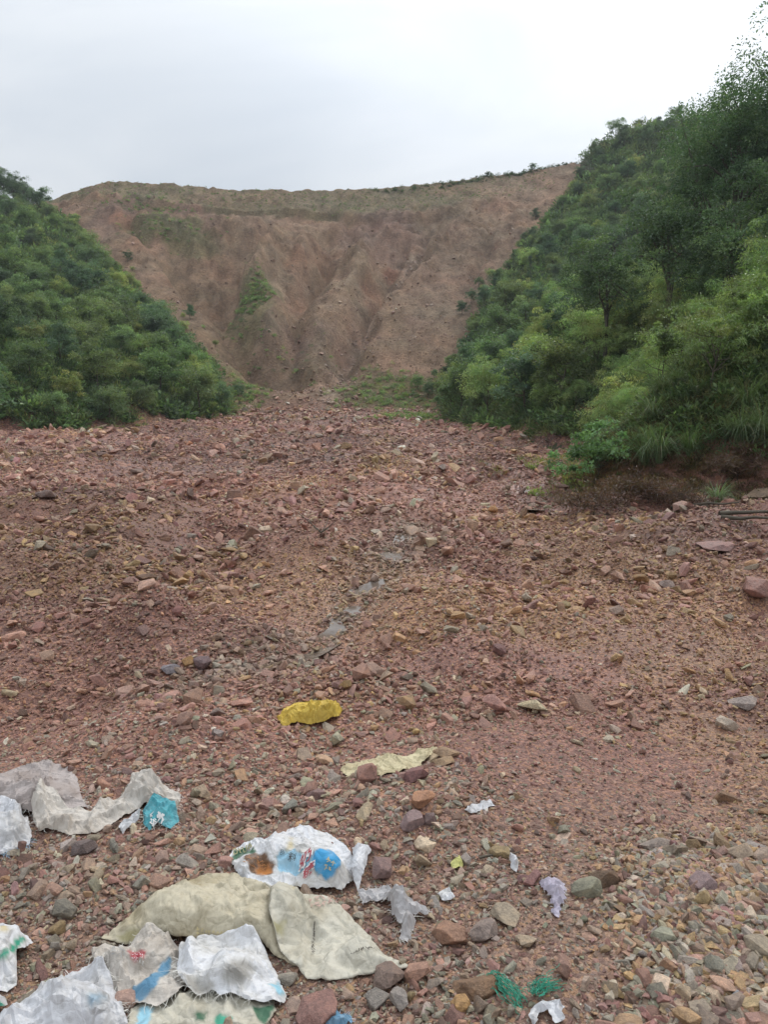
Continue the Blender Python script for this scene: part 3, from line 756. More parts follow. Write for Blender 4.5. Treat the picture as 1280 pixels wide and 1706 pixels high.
def sack_mat(name, col, stain=(.40, .36, .25), k=.5, weave=1.0, rough=.55, scale=5., transl=.12, tape=None):
    m, t, p, o = newmat(name)
    uv = t.nodes.new('ShaderNodeTexCoord').outputs['UV']
    n1 = noise_node(t, scale, 5, .6, vec=uv); n2 = noise_node(t, 38, 4, .7, vec=uv)
    mp_ = t.nodes.new('ShaderNodeMapping'); mp_.inputs['Scale'].default_value = (6, 60, 1); t.links.new(uv, mp_.inputs[0]); n3 = noise_node(t, 1.5, 3, .6, vec=mp_.outputs[0])
    c_ = mixc(t, mapr(t, n1, .45, .68, 0, k), col, stain)
    c_ = mixc(t, mapr(t, n2, .48, .75, 0, .5), c_, tuple(v * .62 for v in stain))
    c_ = mixc(t, 1.0, c_, ramp(t, n3, [(.3, (.93, .93, .93)), (.7, (1.05, 1.05, 1.05))]), 'MULTIPLY')
    sn = attr(t, 'stain'); c_ = mixc(t, sn.outputs['Alpha'], c_, sn.outputs['Color']) if not name.startswith('ink') else c_
    t.links.new(c_, p.inputs['Base Color']); p.inputs['Roughness'].default_value = rough; p.inputs['Specular IOR Level'].default_value = .35
    # flat woven tapes: two crossed sets of ridges
    w1 = t.nodes.new('ShaderNodeTexWave'); w1.inputs['Scale'].default_value = 95; w1.bands_direction = 'X'; t.links.new(uv, w1.inputs[0])
    w2 = t.nodes.new('ShaderNodeTexWave'); w2.inputs['Scale'].default_value = 95; w2.bands_direction = 'Y'; t.links.new(uv, w2.inputs[0])
    ad = t.nodes.new('ShaderNodeMath'); ad.operation = 'MULTIPLY'; t.links.new(w1.outputs['Fac'], ad.inputs[0]); t.links.new(w2.outputs['Fac'], ad.inputs[1])
    b1 = t.nodes.new('ShaderNodeBump'); b1.inputs['Strength'].default_value = .25 * weave; b1.inputs['Distance'].default_value = .002; t.links.new(ad.outputs[0], b1.inputs['Height'])
    b2 = t.nodes.new('ShaderNodeBump'); b2.inputs['Strength'].default_value = .6; b2.inputs['Distance'].default_value = .010
    nd = t.nodes.new('ShaderNodeTexNoise'); nd.inputs['Scale'].default_value = 9; t.links.new(uv, nd.inputs['Vector'])
    vm = t.nodes.new('ShaderNodeVectorMath'); vm.operation = 'MULTIPLY_ADD'; vm.inputs[1].default_value = (.09, .09, 0); t.links.new(nd.outputs['Color'], vm.inputs[0]); t.links.new(uv, vm.inputs[2])
    hs = []
    for sc_ in (11, 27):
        vv_ = t.nodes.new('ShaderNodeTexVoronoi'); vv_.feature = 'DISTANCE_TO_EDGE'; vv_.inputs['Scale'].default_value = sc_; t.links.new(vm.outputs[0], vv_.inputs['Vector']); hs.append(mapr(t, vv_.outputs['Distance'], 0, .5, 0, 11 / sc_))
    sm = t.nodes.new('ShaderNodeMath'); t.links.new(hs[0], sm.inputs[0]); t.links.new(hs[1], sm.inputs[1]); t.links.new(sm.outputs[0], b2.inputs['Height']); b2.inputs['Distance'].default_value = .024 if col[0] > .65 else .020; t.links.new(b1.outputs[0], b2.inputs['Normal'])
    t.links.new(b2.outputs[0], p.inputs['Normal'])
    tr = t.nodes.new('ShaderNodeBsdfTranslucent'); t.links.new(c_, tr.inputs[0]); mx = t.nodes.new('ShaderNodeMixShader'); mx.inputs[0].default_value = transl
    t.links.new(p.outputs[0], mx.inputs[1]); t.links.new(tr.outputs[0], mx.inputs[2]); t.links.new(mx.outputs[0], o.inputs[0])
    M[name] = m; return m

sack_mat('sack_beige', (.56, .50, .37), (.33, .26, .14), .75); sack_mat('sack_beige_pale', (.58, .545, .45), (.36, .31, .21), .7); sack_mat('sack_white', (.72, .72, .735), (.52, .48, .40), .6)
sack_mat('sack_dirty', (.60, .55, .49), (.32, .26, .20), .75); sack_mat('sack_grey', (.46, .40, .375), (.28, .22, .19), .75); sack_mat('sack_yellow', (.68, .48, .08), (.42, .28, .06), .6)
sack_mat('sack_straw', (.66, .58, .37), (.33, .25, .13), .75); sack_mat('film_grey', (.58, .56, .56), (.45, .41, .38), .5, .4, .35, 9, .3); sack_mat('film_white', (.73, .73, .75), (.46, .43, .39), .65, .6, .35, 7, .25)
sack_mat('film_violet', (.52, .47, .56), (.5, .46, .5), .5, .3, .35, 14, .25); sack_mat('scrap_yellow', (.60, .58, .22), (.5, .45, .2), .5)
INK = {}
for nme, colr in (('ink_lightblue', (.30, .55, .70)), ('ink_blue', (.02, .34, .66)), ('ink_teal', (.05, .36, .42)), ('ink_green', (.03, .38, .24)), ('ink_darkgreen', (.06, .16, .09)), ('ink_red', (.48, .05, .07)),
                  ('ink_brown', (.17, .075, .025)), ('ink_orange', (.58, .22, .04)), ('ink_black', (.06, .06, .06)), ('ink_white', (.78, .78, .76)), ('ink_pink', (.55, .32, .26)), ('ink_grey', (.42, .40, .38)),
                  ('ink_steel', (.10, .27, .42)), ('ink_mud', (.42, .39, .34)), ('ink_straw', (.58, .47, .22)), ('ink_sky', (.28, .56, .68)), ('ink_olive', (.32, .29, .12)), ('ink_violet', (.30, .24, .34))):
    gm = sum(colr) / 3; colr = tuple(.88 * v + .12 * gm for v in colr); INK[nme] = colr; sack_mat(nme, colr, tuple(v * .55 + .12 for v in colr), .75, .8, .5, 22, .08)
M['thread_white'] = simple('thread_white', (.68, .66, .60), .6, .15, 30, 0); M['thread_blue'] = simple('thread_blue', (.35, .50, .62), .6, .2, 30, 0)
M['thread_dark'] = simple('thread_dark', (.07, .06, .05), .8, .2, 30, 0); M['twine_green'] = simple('twine_green', (.05, .30, .20), .6, .45, 40, 0)

# ------------------------------------------------------------------ the sacks and rags
def sack(name, label, cat, c, mat, group=None, **kw):
    o = cloth_obj(c, name, mat, None, **kw); return tag(o, label, cat, group)

def stitches(c, a, b, parent, nst=16, name='seam_stitching', mat='thread_dark', w=1.3, lpx=3.2, seed=0):
    r_ = np.random.default_rng(seed); V = []; F = []
    o0, ex, ey = frame_at(c, *a)
    dx, dy = b[0] - a[0], b[1] - a[1]; l = math.hypot(dx, dy); tx, ty = dx / l, dy / l
    for i in range(nst):
        if r_.random() < .18: continue
        cx, cy = dx * (i + .5) / nst + r_.normal(0, .9), dy * (i + .5) / nst; an = math.atan2(ty, tx) + r_.choice([.0, .9, -.9]); ll = lpx * r_.uniform(.5, 1.2)
        ux, uy = math.cos(an) * ll, math.sin(an) * ll; nx_, ny_ = -math.sin(an) * w / 2, math.cos(an) * w / 2; k = len(V)
        V += [(cx - ux + nx_, cy - uy + ny_), (cx - ux - nx_, cy - uy - ny_), (cx + ux - nx_, cy + uy - ny_), (cx + ux + nx_, cy + uy + ny_)]; F.append((k, k + 1, k + 2, k + 3))
    V = np.array(V); return link(name, mesh_np(name, on_cloth(c, o0 + V[:, :1] * ex - V[:, 1:] * ey, .0050), np.array(F), mat), parent)

# lowest: beige sack with green print at the picture's foot
c = drape([(222, 1668), (300, 1662), (380, 1660), (455, 1668), (462, 1690), (440, 1716), (330, 1722), (205, 1722)], ex=.05, ang=.3, amp=.015, seed=31)
o = sack('sack', 'beige sack with green and blue print under the white sack at bottom edge', 'sack', c, 'sack_beige_pale')
print_patch(c, [(232, 1678), (255, 1680), (248, 1712), (226, 1714)], 'printed_panel', 'ink_sky', o); print_patch(c, [(322, 1686), (345, 1684), (338, 1702), (326, 1700)], 'printed_panel', 'ink_darkgreen', o)
print_patch(c, [(358, 1694), (372, 1688), (386, 1696), (384, 1712), (362, 1712)], 'printed_panel', 'ink_green', o); print_patch(c, [(418, 1676), (458, 1676), (448, 1706)], 'printed_panel', 'ink_darkgreen', o)

# white sack with blue print, behind the beige one
c = drape([(378, 1436), (386, 1420), (404, 1410), (440, 1404), (470, 1390), (505, 1382), (545, 1390), (578, 1412), (596, 1440), (592, 1476), (572, 1494), (530, 1494), (480, 1486), (440, 1486), (402, 1478)],
          h=.007, ex=.035, ang=.2, amp=.014, wl=.12, seed=41, lumps=((540, 1442, .10, .08, .10), (480, 1420, .16, .09, .06), (415, 1440, .07, .06, .04)))
o = sack('sack', 'white sack with blue print and red characters behind the big beige sack', 'sack', c, 'sack_white')
print_patch(c, [(380, 1428), (390, 1417), (408, 1412), (424, 1412), (426, 1420), (404, 1426), (386, 1436)], 'printed_band', 'ink_darkgreen', o, seed=1)
lettering(c, 'DYUB', (404, 1418), 11, .12, M['ink_olive'], o, bold=.02)
po = print_patch(c, [(404, 1428), (424, 1420), (446, 1424), (458, 1440), (456, 1454), (438, 1458), (416, 1450)], 'printed_picture', 'ink_brown', o, seed=2)
print_patch(c, [(424, 1448), (434, 1442), (440, 1450), (448, 1442), (454, 1452), (440, 1458), (428, 1456)], 'printed_flame', 'ink_orange', o, off=.0056, seed=3, ragged=.004)
r_ = np.random.default_rng(4); SV = []; SF_ = []
o0, ex_, ey_ = frame_at(c, 430, 1440)
for i in range(40):
    a_ = r_.uniform(0, 2 * math.pi); cx, cy = r_.normal(0, 11), r_.normal(-2, 6); ll = r_.uniform(3, 7); ux, uy = math.cos(a_) * ll, math.sin(a_) * ll * .7; k = len(SV)
    SV += [(cx - ux, cy - uy), (cx + .4, cy + .4), (cx + ux, cy + uy), (cx - .4, cy - .4)]; SF_.append((k, k + 1, k + 2, k + 3))
SV = np.array(SV); link('printed_noodle', mesh_np('printed_noodle', on_cloth(c, o0 + SV[:, :1] * ex_ + SV[:, 1:] * ey_, .0068), np.array(SF_), 'ink_orange'), o)
print_patch(c, [(460, 1424), (476, 1414), (500, 1420), (522, 1424), (528, 1440), (545, 1452), (500, 1456), (462, 1452)], 'printed_panel', 'ink_lightblue', o, seed=5)
print_patch(c, [(524, 1420), (545, 1416), (560, 1424), (568, 1442), (560, 1456), (545, 1466), (530, 1460), (520, 1442)], 'printed_panel', 'ink_blue', o, off=.0052, seed=6)
lettering(c, '品', (470, 1421), 9, 0, M['ink_black'], o); lettering(c, '料', (487, 1430), 15, -.2, M['ink_black'], o)
for ch, q in (('奶', (510, 1430)), ('糖', (515, 1452))):
    lettering(c, ch, q, 20, -.15, M['ink_white'], o, off=.0066, bold=.07); lettering(c, ch, q, 19, -.15, M['ink_red'], o, off=.0074, bold=.012)
strokes(c, (540, 1430, 556, 1450), 2, 'ink_straw', o, 'lettering', rot=-.3, seed=8, lpx=7, off=.0075)
stain(c, [(482, 1398), (490, 1396), (488, 1412), (480, 1416)], 'ink_straw', o)
c2 = drape([(586, 1418), (616, 1414), (621, 1426), (612, 1464), (597, 1494), (584, 1476)], ex=.03, ang=1.2, amp=.01, seed=43, lumps=((603, 1440, .05, .10, .06),), folds=4, fold_h=.01, edge_run=.02)
cloth_obj(c2, 'folded_corner', 'film_white', o)

# the big beige sack
c = drape([(166, 1564), (210, 1537), (262, 1494), (312, 1466), (346, 1454), (380, 1456), (402, 1468), (434, 1478), (470, 1490), (500, 1530), (510, 1580), (500, 1618), (470, 1600), (440, 1588), (360, 1578), (270, 1572), (215, 1580)],
          ex=.045, ang=.9, amp=.022, wl=.16, seed=51, lumps=((320, 1520, .20, .13, .085), (430, 1535, .12, .14, .07), (240, 1550, .10, .06, .04)), kb=.2, dz=.01)
o = sack('sack', 'large beige woven sack spread over the stones at front centre', 'sack', c, 'sack_beige')
stain(c, [(186, 1560), (212, 1548), (240, 1552), (232, 1566), (200, 1572)], 'ink_olive', o)
strokes(c, (330, 1548, 420, 1562), 2, 'ink_straw', o, 'faded_print', seed=4, lpx=5, wpx=1)
c2 = drape([(438, 1482), (472, 1482), (510, 1488), (552, 1502), (586, 1526), (612, 1552), (642, 1588), (680, 1600), (682, 1608), (612, 1622), (545, 1630), (512, 1627), (470, 1596), (446, 1560), (448, 1520), (452, 1490)],
           ex=.035, ang=.35, amp=.016, wl=.13, seed=53, lumps=((520, 1520, .15, .13, .05), (610, 1590, .10, .06, .035)), kb=.22, dz=.02)
fl = cloth_obj(c2, 'folded_flap', 'sack_beige_pale', o)
stitches(c2, (524, 1538), (522, 1624), fl, 26, seed=1); stitches(c2, (585, 1590), (640, 1566), fl, 22, seed=2, w=1.0); strokes(c2, (515, 1490, 562, 1512), 2, 'ink_pink', fl, 'faded_print', seed=6, lpx=8, rot=.25, wpx=1)
stain(c2, [(478, 1460), (500, 1461), (520, 1472), (515, 1482), (490, 1480)], 'ink_straw', fl)
stain(c2, [(455, 1535), (478, 1532), (474, 1566), (452, 1562)], 'ink_olive', fl)

# white and grey torn sack in front
c = drape([(150, 1584), (176, 1574), (214, 1584), (244, 1566), (300, 1578), (316, 1600), (318, 1640), (300, 1680), (262, 1690), (226, 1684), (206, 1668), (182, 1652), (162, 1622)],
          ex=.06, ang=1.0, amp=.022, wl=.10, seed=61, fold_h=.016, lumps=((180, 1606, .06, .06, .07), (250, 1600, .08, .06, .05), (255, 1650, .07, .06, .03)), dz=.01)
o = sack('sack', 'torn grey white sack with red triangle and slanting blue band, front centre', 'sack', c, 'sack_dirty')
print_patch(c, [(212, 1583), (244, 1584), (240, 1596), (226, 1610), (220, 1600)], 'printed_triangle', 'ink_red', o, seed=1); strokes(c, (216, 1586, 240, 1602), 2, 'ink_white', o, 'lettering', seed=2, lpx=4, wpx=.5, off=.0070)
print_patch(c, [(268, 1606), (284, 1594), (286, 1612), (262, 1642), (232, 1676), (208, 1670), (214, 1656), (240, 1632)], 'printed_band', 'ink_steel', o, seed=2, ragged=.003)
strokes(c, (188, 1580, 208, 1596), 3, 'ink_grey', o, 'faded_print', seed=5, lpx=4, wpx=.8)
fringe(c, (140, 1560, 330, 1690), 'thread_white', o, L_=.035, dens=120, seed=2)
c2 = drape([(300, 1586), (330, 1574), (380, 1570), (424, 1572), (448, 1594), (466, 1626), (480, 1660), (476, 1676), (440, 1680), (408, 1680), (390, 1672), (366, 1676), (352, 1668), (330, 1676), (300, 1660), (290, 1630)],
           ex=.045, ang=.5, amp=.018, wl=.12, seed=63, lumps=((390, 1615, .11, .09, .075), (330, 1610, .08, .08, .06), (450, 1655, .06, .05, .03)), dz=.015)
wl_ = cloth_obj(c2, 'white_flap', 'sack_white', o)
stain(c2, [(372, 1606), (390, 1596), (412, 1598), (422, 1612), (418, 1630), (400, 1642), (380, 1636), (368, 1622)], 'ink_mud', wl_)
print_patch(c2, [(446, 1640), (466, 1626), (472, 1640), (478, 1658), (462, 1654)], 'printed_panel', 'ink_sky', wl_, seed=2, ragged=.004)
stain(c2, [(296, 1640), (330, 1630), (352, 1640), (350, 1662), (320, 1672), (298, 1660)], 'ink_mud', wl_)
fringe(c2, (285, 1600, 420, 1706), 'thread_white', wl_, L_=.04, dens=420, seed=4)
fringe(c2, (440, 1600, 500, 1706), 'thread_white', wl_, L_=.02, dens=120, seed=5)

# film-like sack in the lower left corner
c = drape([(-30, 1716), (10, 1694), (60, 1656), (110, 1630), (140, 1616), (160, 1622), (186, 1650), (206, 1686), (216, 1724), (90, 1760), (-30, 1760)], ex=.06, ang=.6, amp=.02, wl=.09, seed=71, fold_h=.016, lumps=((120, 1680, .14, .09, .08), (40, 1710, .1, .06, .05)))
o = sack('sack', 'crumpled thin whitish sack in the bottom left corner', 'sack', c, 'film_white')
stain(c, [(148, 1660), (162, 1654), (176, 1662), (166, 1672), (150, 1672)], 'ink_steel', o); fringe(c, (100, 1590, 220, 1706), 'thread_white', o, L_=.03, dens=300, seed=6)

# white sacks with green at the left border
c = drape([(-60, 1540), (0, 1542), (30, 1548), (46, 1562), (60, 1580), (48, 1602), (34, 1612), (30, 1648), (12, 1662), (-60, 1660)], ex=.04, ang=1.1, amp=.02, wl=.12, seed=81, lumps=((0, 1585, .10, .10, .10), (40, 1590, .05, .05, .05)))
o = sack('sack', 'white sack with green stripe at the left edge', 'sack', c, 'sack_white')
print_patch(c, [(-5, 1600), (18, 1580), (30, 1556), (46, 1566), (28, 1580), (12, 1596), (-5, 1608)], 'printed_stripe', 'ink_green', o, seed=1); stain(c, [(-6, 1543), (14, 1546), (22, 1552), (0, 1554)], 'ink_straw', o)
c = drape([(-50, 1664), (0, 1662), (10, 1670), (16, 1690), (8, 1704), (-50, 1712)], ex=.04, ang=.4, amp=.015, seed=83, lumps=((-15, 1685, .07, .05, .06),))
o = sack('sack', 'scrap of white sack with green disc in the lower left corner', 'sack', c, 'film_white')
print_patch(c, [(-8, 1678), (4, 1672), (12, 1682), (6, 1696), (-8, 1698)], 'printed_disc', 'ink_green', o, seed=1)

# upper left: grey crumpled cloth, frayed pale cloth, long twisted sack
c = drape([(-60, 1300), (0, 1292), (35, 1282), (80, 1276), (115, 1282), (128, 1300), (140, 1340), (150, 1352), (100, 1352), (60, 1364), (0, 1362), (-60, 1362)], ex=.09, ang=1.3, amp=.035, wl=.10, seed=91, fold_h=.018,
          lumps=((30, 1325, .16, .12, .05), (100, 1322, .10, .11, .05)), pinch=((88, 1298),))
o = sack('sack', 'crumpled mauve grey sack with pinched folds at the left', 'sack', c, 'sack_grey'); fringe(c, (0, 1240, 160, 1370), 'thread_white', o, L_=.035, dens=160, seed=1)
c = drape([(50, 1368), (66, 1340), (90, 1344), (120, 1356), (150, 1360), (190, 1342), (214, 1318), (220, 1296), (236, 1286), (262, 1304), (286, 1322), (304, 1330), (298, 1352), (286, 1362), (270, 1352), (240, 1352), (200, 1370), (160, 1392), (110, 1398), (62, 1392)],
          ex=.07, ang=2.2, aniso=.9, amp=.035, wl=.06, seed=93, fold_h=.018, folds=26, lumps=((240, 1316, .07, .06, .085), (200, 1352, .05, .04, .045), (90, 1374, .08, .05, .045)))
o = sack('sack', 'long twisted dirty white sack reaching to a teal printed end', 'sack', c, 'sack_dirty')
fringe(c, (50, 1300, 170, 1400), 'thread_white', o, L_=.02, dens=120, seed=2); fringe(c, (255, 1280, 320, 1400), 'thread_white', o, L_=.05, dens=500, seed=3)
c2 = drape([(236, 1358), (262, 1346), (292, 1350), (300, 1372), (284, 1384), (262, 1380), (248, 1390), (238, 1378)], ex=.05, ang=.3, amp=.02, seed=95, lumps=((268, 1364, .05, .04, .03),))
tp = cloth_obj(c2, 'printed_end', 'ink_teal', o); strokes(c2, (250, 1356, 274, 1378), 2, 'ink_white', tp, 'lettering', seed=3, lpx=10, wpx=2.2); stain(c2, [(276, 1356), (286, 1358), (284, 1372), (274, 1370)], 'ink_violet', tp)
fringe(c2, (225, 1330, 310, 1400), 'thread_white', tp, L_=.03, dens=400, seed=7)
c2 = drape([(196, 1384), (214, 1368), (236, 1362), (232, 1376), (216, 1386), (204, 1396)], ex=.06, ang=.3, amp=.02, seed=96)
fr = cloth_obj(c2, 'torn_strip', 'film_white', o); fringe(c2, (190, 1350, 250, 1410), 'thread_white', fr, L_=.02, dens=300, seed=8)
c = drape([(-60, 1352), (0, 1350), (28, 1358), (48, 1376), (56, 1400), (50, 1412), (20, 1424), (0, 1432), (-60, 1440)], ex=.06, ang=.2, amp=.02, wl=.07, seed=97, lumps=((5, 1385, .12, .08, .07),))
o = sack('sack', 'pale frayed sack with bluish fringe at the left edge', 'sack', c, 'film_white'); fringe(c, (-10, 1395, 70, 1450), 'thread_blue', o, L_=.05, dens=700, seed=4); fringe(c, (20, 1340, 70, 1400), 'thread_white', o, L_=.04, dens=300, seed=5)

# yellow bundle, straw-coloured rag
c = drape([(460, 1198), (474, 1184), (492, 1174), (520, 1170), (548, 1170), (564, 1176), (572, 1192), (566, 1204), (540, 1214), (520, 1216), (494, 1210), (470, 1212)], h=.007, ex=.09, ang=1.9, amp=.04, wl=.10, seed=101, lumps=((545, 1194, .14, .12, .075), (500, 1200, .10, .09, .045)), pinch=((505, 1204),), edge_run=.04, fold_h=.018, folds=9, crumple=.016)
o = sack('sack', 'bright yellow crumpled sack lying alone on the gravel', 'sack', c, 'sack_yellow'); fringe(c, (450, 1150, 510, 1230), 'scrap_yellow', o, L_=.06, dens=160, seed=3)
c = drape([(566, 1284), (590, 1272), (620, 1268), (650, 1262), (676, 1262), (700, 1254), (726, 1248), (736, 1252), (720, 1266), (706, 1274), (690, 1282), (664, 1290), (636, 1296), (610, 1292), (580, 1296)], h=.011, ex=.10, ang=.4, amp=.045, wl=.08, seed=103, lumps=((655, 1278, .10, .07, .03), (712, 1262, .06, .06, .03), (610, 1286, .09, .05, .02)), ragged=.008, edge_run=.02, fold_h=.014, folds=18, crumple=.012)
o = sack('rag', 'straw coloured torn rag among flat stones behind the sacks', 'rag', c, 'sack_straw'); fringe(c, (560, 1230, 740, 1300), 'scrap_yellow', o, L_=.03, dens=100, seed=3)
# shreds of film
c = drape([(598, 1492), (628, 1484), (652, 1486), (660, 1504), (690, 1514), (722, 1524), (716, 1532), (690, 1536), (694, 1556), (680, 1578), (664, 1572), (668, 1548), (650, 1530), (640, 1512), (620, 1506), (604, 1518)], h=.012, ex=.10, ang=.8, amp=.035, wl=.05, seed=111, fold_h=.018, folds=16, lumps=((650, 1505, .06, .05, .06), (676, 1540, .04, .05, .05)), ragged=.007)
o = sack('plastic_film', 'shredded greyish plastic film beside the beige sack', 'plastic film', c, 'film_grey'); fringe(c, (600, 1470, 740, 1590), 'thread_white', o, L_=.03, dens=260, seed=3)
c = drape([(898, 1472), (914, 1466), (930, 1468), (942, 1480), (944, 1500), (936, 1520), (934, 1536), (922, 1530), (918, 1508), (906, 1492)], h=.010, ex=.12, ang=.5, amp=.03, wl=.04, seed=113, fold_h=.012, folds=7, lumps=((930, 1488, .035, .04, .05),), ragged=.005)
o = sack('plastic_film', 'small violet white plastic rag on bare gravel', 'plastic film', c, 'film_violet'); fringe(c, (890, 1455, 960, 1550), 'thread_white', o, L_=.02, dens=150, seed=3)
c = drape([(752, 1438), (766, 1430), (774, 1446), (772, 1456), (760, 1454), (750, 1456)], h=.009, ex=.08, ang=.5, amp=.03, wl=.05, seed=115, fold_h=.012, folds=7)
sack('plastic_scrap', 'pale yellow plastic scrap between stones', 'scrap', c, 'scrap_yellow')
c = drape([(728, 1492), (744, 1486), (760, 1500), (752, 1508), (736, 1504)], h=.009, ex=.08, ang=.5, amp=.02, wl=.05, seed=117, fold_h=.012, folds=7); sack('plastic_scrap', 'tiny white plastic scrap right of the shredded film', 'scrap', c, 'sack_white')
c = drape([(848, 1438), (860, 1432), (866, 1446), (862, 1460), (852, 1452)], h=.009, ex=.08, ang=.5, amp=.03, wl=.05, seed=119, fold_h=.012, folds=7); sack('plastic_scrap', 'white film scrap caught on an upright brown stone', 'scrap', c, 'film_white')
c = drape([(772, 1352), (790, 1340), (816, 1334), (824, 1346), (806, 1354), (786, 1360)], h=.011, ex=.10, ang=.5, amp=.03, wl=.05, seed=121, fold_h=.012, folds=7, ragged=.005); sack('plastic_scrap', 'whitish film scrap right of the orange slab', 'scrap', c, 'film_white')
c = drape([(536, 1704), (556, 1694), (584, 1696), (592, 1712), (540, 1722)], h=.010, ex=.10, ang=.5, amp=.03, wl=.05, seed=123, fold_h=.012, folds=7, ragged=.004); o = sack('plastic_scrap', 'dark blue netting scrap at the bottom edge', 'scrap', c, 'ink_steel')
fringe(c, (530, 1680, 600, 1725), 'thread_blue', o, L_=.02, dens=300, seed=3)
c = drape([(880, 1704), (890, 1684), (908, 1674), (930, 1676), (944, 1690), (940, 1712), (926, 1716), (914, 1694), (900, 1700), (892, 1716)], h=.010, ex=.10, ang=.5, amp=.03, wl=.05, seed=125, fold_h=.012, folds=7, lumps=((915, 1690, .05, .05, .05),), ragged=.004)
sack('plastic_rag', 'dirty white rag with green twine end at bottom edge', 'rag', c, 'film_white')

def twine(label, pts, seed, strands=46, spread=.009):
    r_ = np.random.default_rng(seed); P = np.array([on_ground(a, b) for a, b in pts]); P[:, 2] = hgs(P[:, 0], P[:, 1]) + .02
    tt = np.linspace(0, len(P) - 1, 14); base = np.stack([np.interp(tt, np.arange(len(P)), P[:, k]) for k in range(3)], 1); paths = []
    for s in range(strands):
        off = r_.normal(0, spread, 3) * [1, 1, .7]; wob = np.cumsum(r_.normal(0, .004, (14, 3)), 0); a_, b_ = sorted(r_.choice(14, 2, replace=False))
        if b_ - a_ < 4: a_, b_ = 0, 13
        q = (base + off + wob)[a_:b_ + 1]; q[:, 2] = np.maximum(q[:, 2], hgs(q[:, 0], q[:, 1]) + .004); paths.append((q, np.full(len(q), .0010)))
    V, F = tube(paths, 4); tag(link('twine', mesh_np('twine', V, F, 'twine_green')), label, 'twine')
twine('loose green twine lying left of the dirty white rag', [(812, 1646), (826, 1644), (840, 1660), (858, 1672), (868, 1686)], 1)
twine('bright green twine end above the dirty white rag', [(890, 1672), (902, 1654), (926, 1644)], 2)

# ------------------------------------------------------------------ stones
PAL = np.array([(.33, .20, .165), (.28, .165, .14), (.38, .245, .20), (.30, .18, .165), (.36, .25, .155), (.40, .28, .16), (.34, .26, .205), (.30, .265, .225), (.36, .33, .29), (.28, .265, .21), (.17, .11, .095), (.46, .38, .30), (.39, .24, .16), (.55, .50, .44)])
#                 shale red x4 ........................................................... ochre x2 ............... brown      greys x3 ................................... dark          pale         orange         white
def stone_color(x, y, r_):
    k = len(x); n1 = fbm(x / 3.2, y / 4.2, 4, 201); n3 = fbm(x / 2.1, y / 2.5, 3, 231)
    nearw = 1 - sstep(2.4, 5.0, y)
    Wt = np.zeros((k, len(PAL))); Wt[:, :4] = (np.array([3.2, 2.2, 2.6, 1.8])[None]) * (1 - .62 * nearw[:, None]); och = sstep(.1, .7, n1)[:, None]
    Wt[:, 4:6] = .35 + 3.6 * och; Wt[:, 6] = .8 + nearw * 1.6; Wt[:, 7:10] = (.22 + 1.25 * nearw + .6 * sstep(.3, .8, n3))[:, None]; Wt[:, 10] = .5; Wt[:, 11] = .45 + .5 * nearw; Wt[:, 12] = .4 - .25 * nearw; Wt[:, 4:6] *= (1 - .35 * nearw)[:, None]; Wt[:, 13] = .05 + .06 * nearw
    cs = np.cumsum(Wt / Wt.sum(1)[:, None], 1); i = (cs < r_.random(k)[:, None]).sum(1).clip(0, len(PAL) - 1)
    c = PAL[i] * r_.uniform(.66, 1.3, (k, 1)) * (1 + .2 * np.clip(fbm(x / 5, y / 3.5, 3, 241), -1, 1))[:, None] * r_.uniform(.93, 1.07, (k, 3))
    return np.clip(c * (np.array([1.14, 1.03, .91]) * (1 - nearw[:, None]) + np.array([1.04, .99, .92]) * nearw[:, None]), .02, .7)

def hull_stone(seed, npts=16, flat=(.75, .62), bev=0., noise=0.):
    r_ = np.random.default_rng(seed)
    P = r_.normal(0, 1, (npts, 3)); P /= np.linalg.norm(P, axis=1)[:, None]
    # blocky: push towards a box, then flatten
    P = np.sign(P) * np.abs(P) ** r_.uniform(.55, .95); P *= r_.uniform(.72, 1.05, (npts, 1))
    P *= np.array([1.0, flat[0] * r_.uniform(.8, 1.15), flat[1] * r_.uniform(.7, 1.2)])
    bm_ = bmesh.new()
    for q in P: bm_.verts.new(q)
    res = bmesh.ops.convex_hull(bm_, input=bm_.verts[:])
    bmesh.ops.delete(bm_, geom=[v for v in bm_.verts if not v.link_faces], context='VERTS')
    bmesh.ops.dissolve_limit(bm_, angle_limit=.22, verts=bm_.verts[:], edges=bm_.edges[:])
    if bev:
        bmesh.ops.bevel(bm_, geom=bm_.edges[:], offset=bev, segments=2, profile=.6, affect='EDGES', clamp_overlap=True)
        bmesh.ops.triangulate(bm_, faces=bm_.faces[:])
        bmesh.ops.subdivide_edges(bm_, edges=[e for e in bm_.edges if e.calc_length() > .35], cuts=1)
        bm_.normal_update()
        for v in bm_.verts:
            q = v.co; d = float(fbm(np.array([q.x * 2.2 + q.z * 1.7 + seed]), np.array([q.y * 2.2 - q.z * 1.3]), 3, seed)[0]) * noise
            v.co += v.normal * d
    bmesh.ops.triangulate(bm_, faces=bm_.faces[:])
    me = bpy.data.meshes.new('stone'); bm_.to_mesh(me); bm_.free()
    for p_ in me.polygons: p_.use_smooth = False
    return me

STONES = []
scol = bpy.data.collections.new('stone_shapes')          # shapes the gravel is strewn with; not linked to the scene
for i in range(14):
    me = hull_stone(500 + i, 13 + (i % 4) * 2, ((.8, .6), (.7, .42), (.85, .75), (.6, .5))[i % 4], .06 if i < 9 else 0, .02); me.materials.append(M['stone']); STONES.append(me)
    o = bpy.data.objects.new('stone_shape_%02d' % i, me); scol.objects.link(o)

def in_sack(x, y):
    r = np.zeros(x.shape, bool)
    for z in SACK_ZONES: r |= inside(x, y, z)
    return r

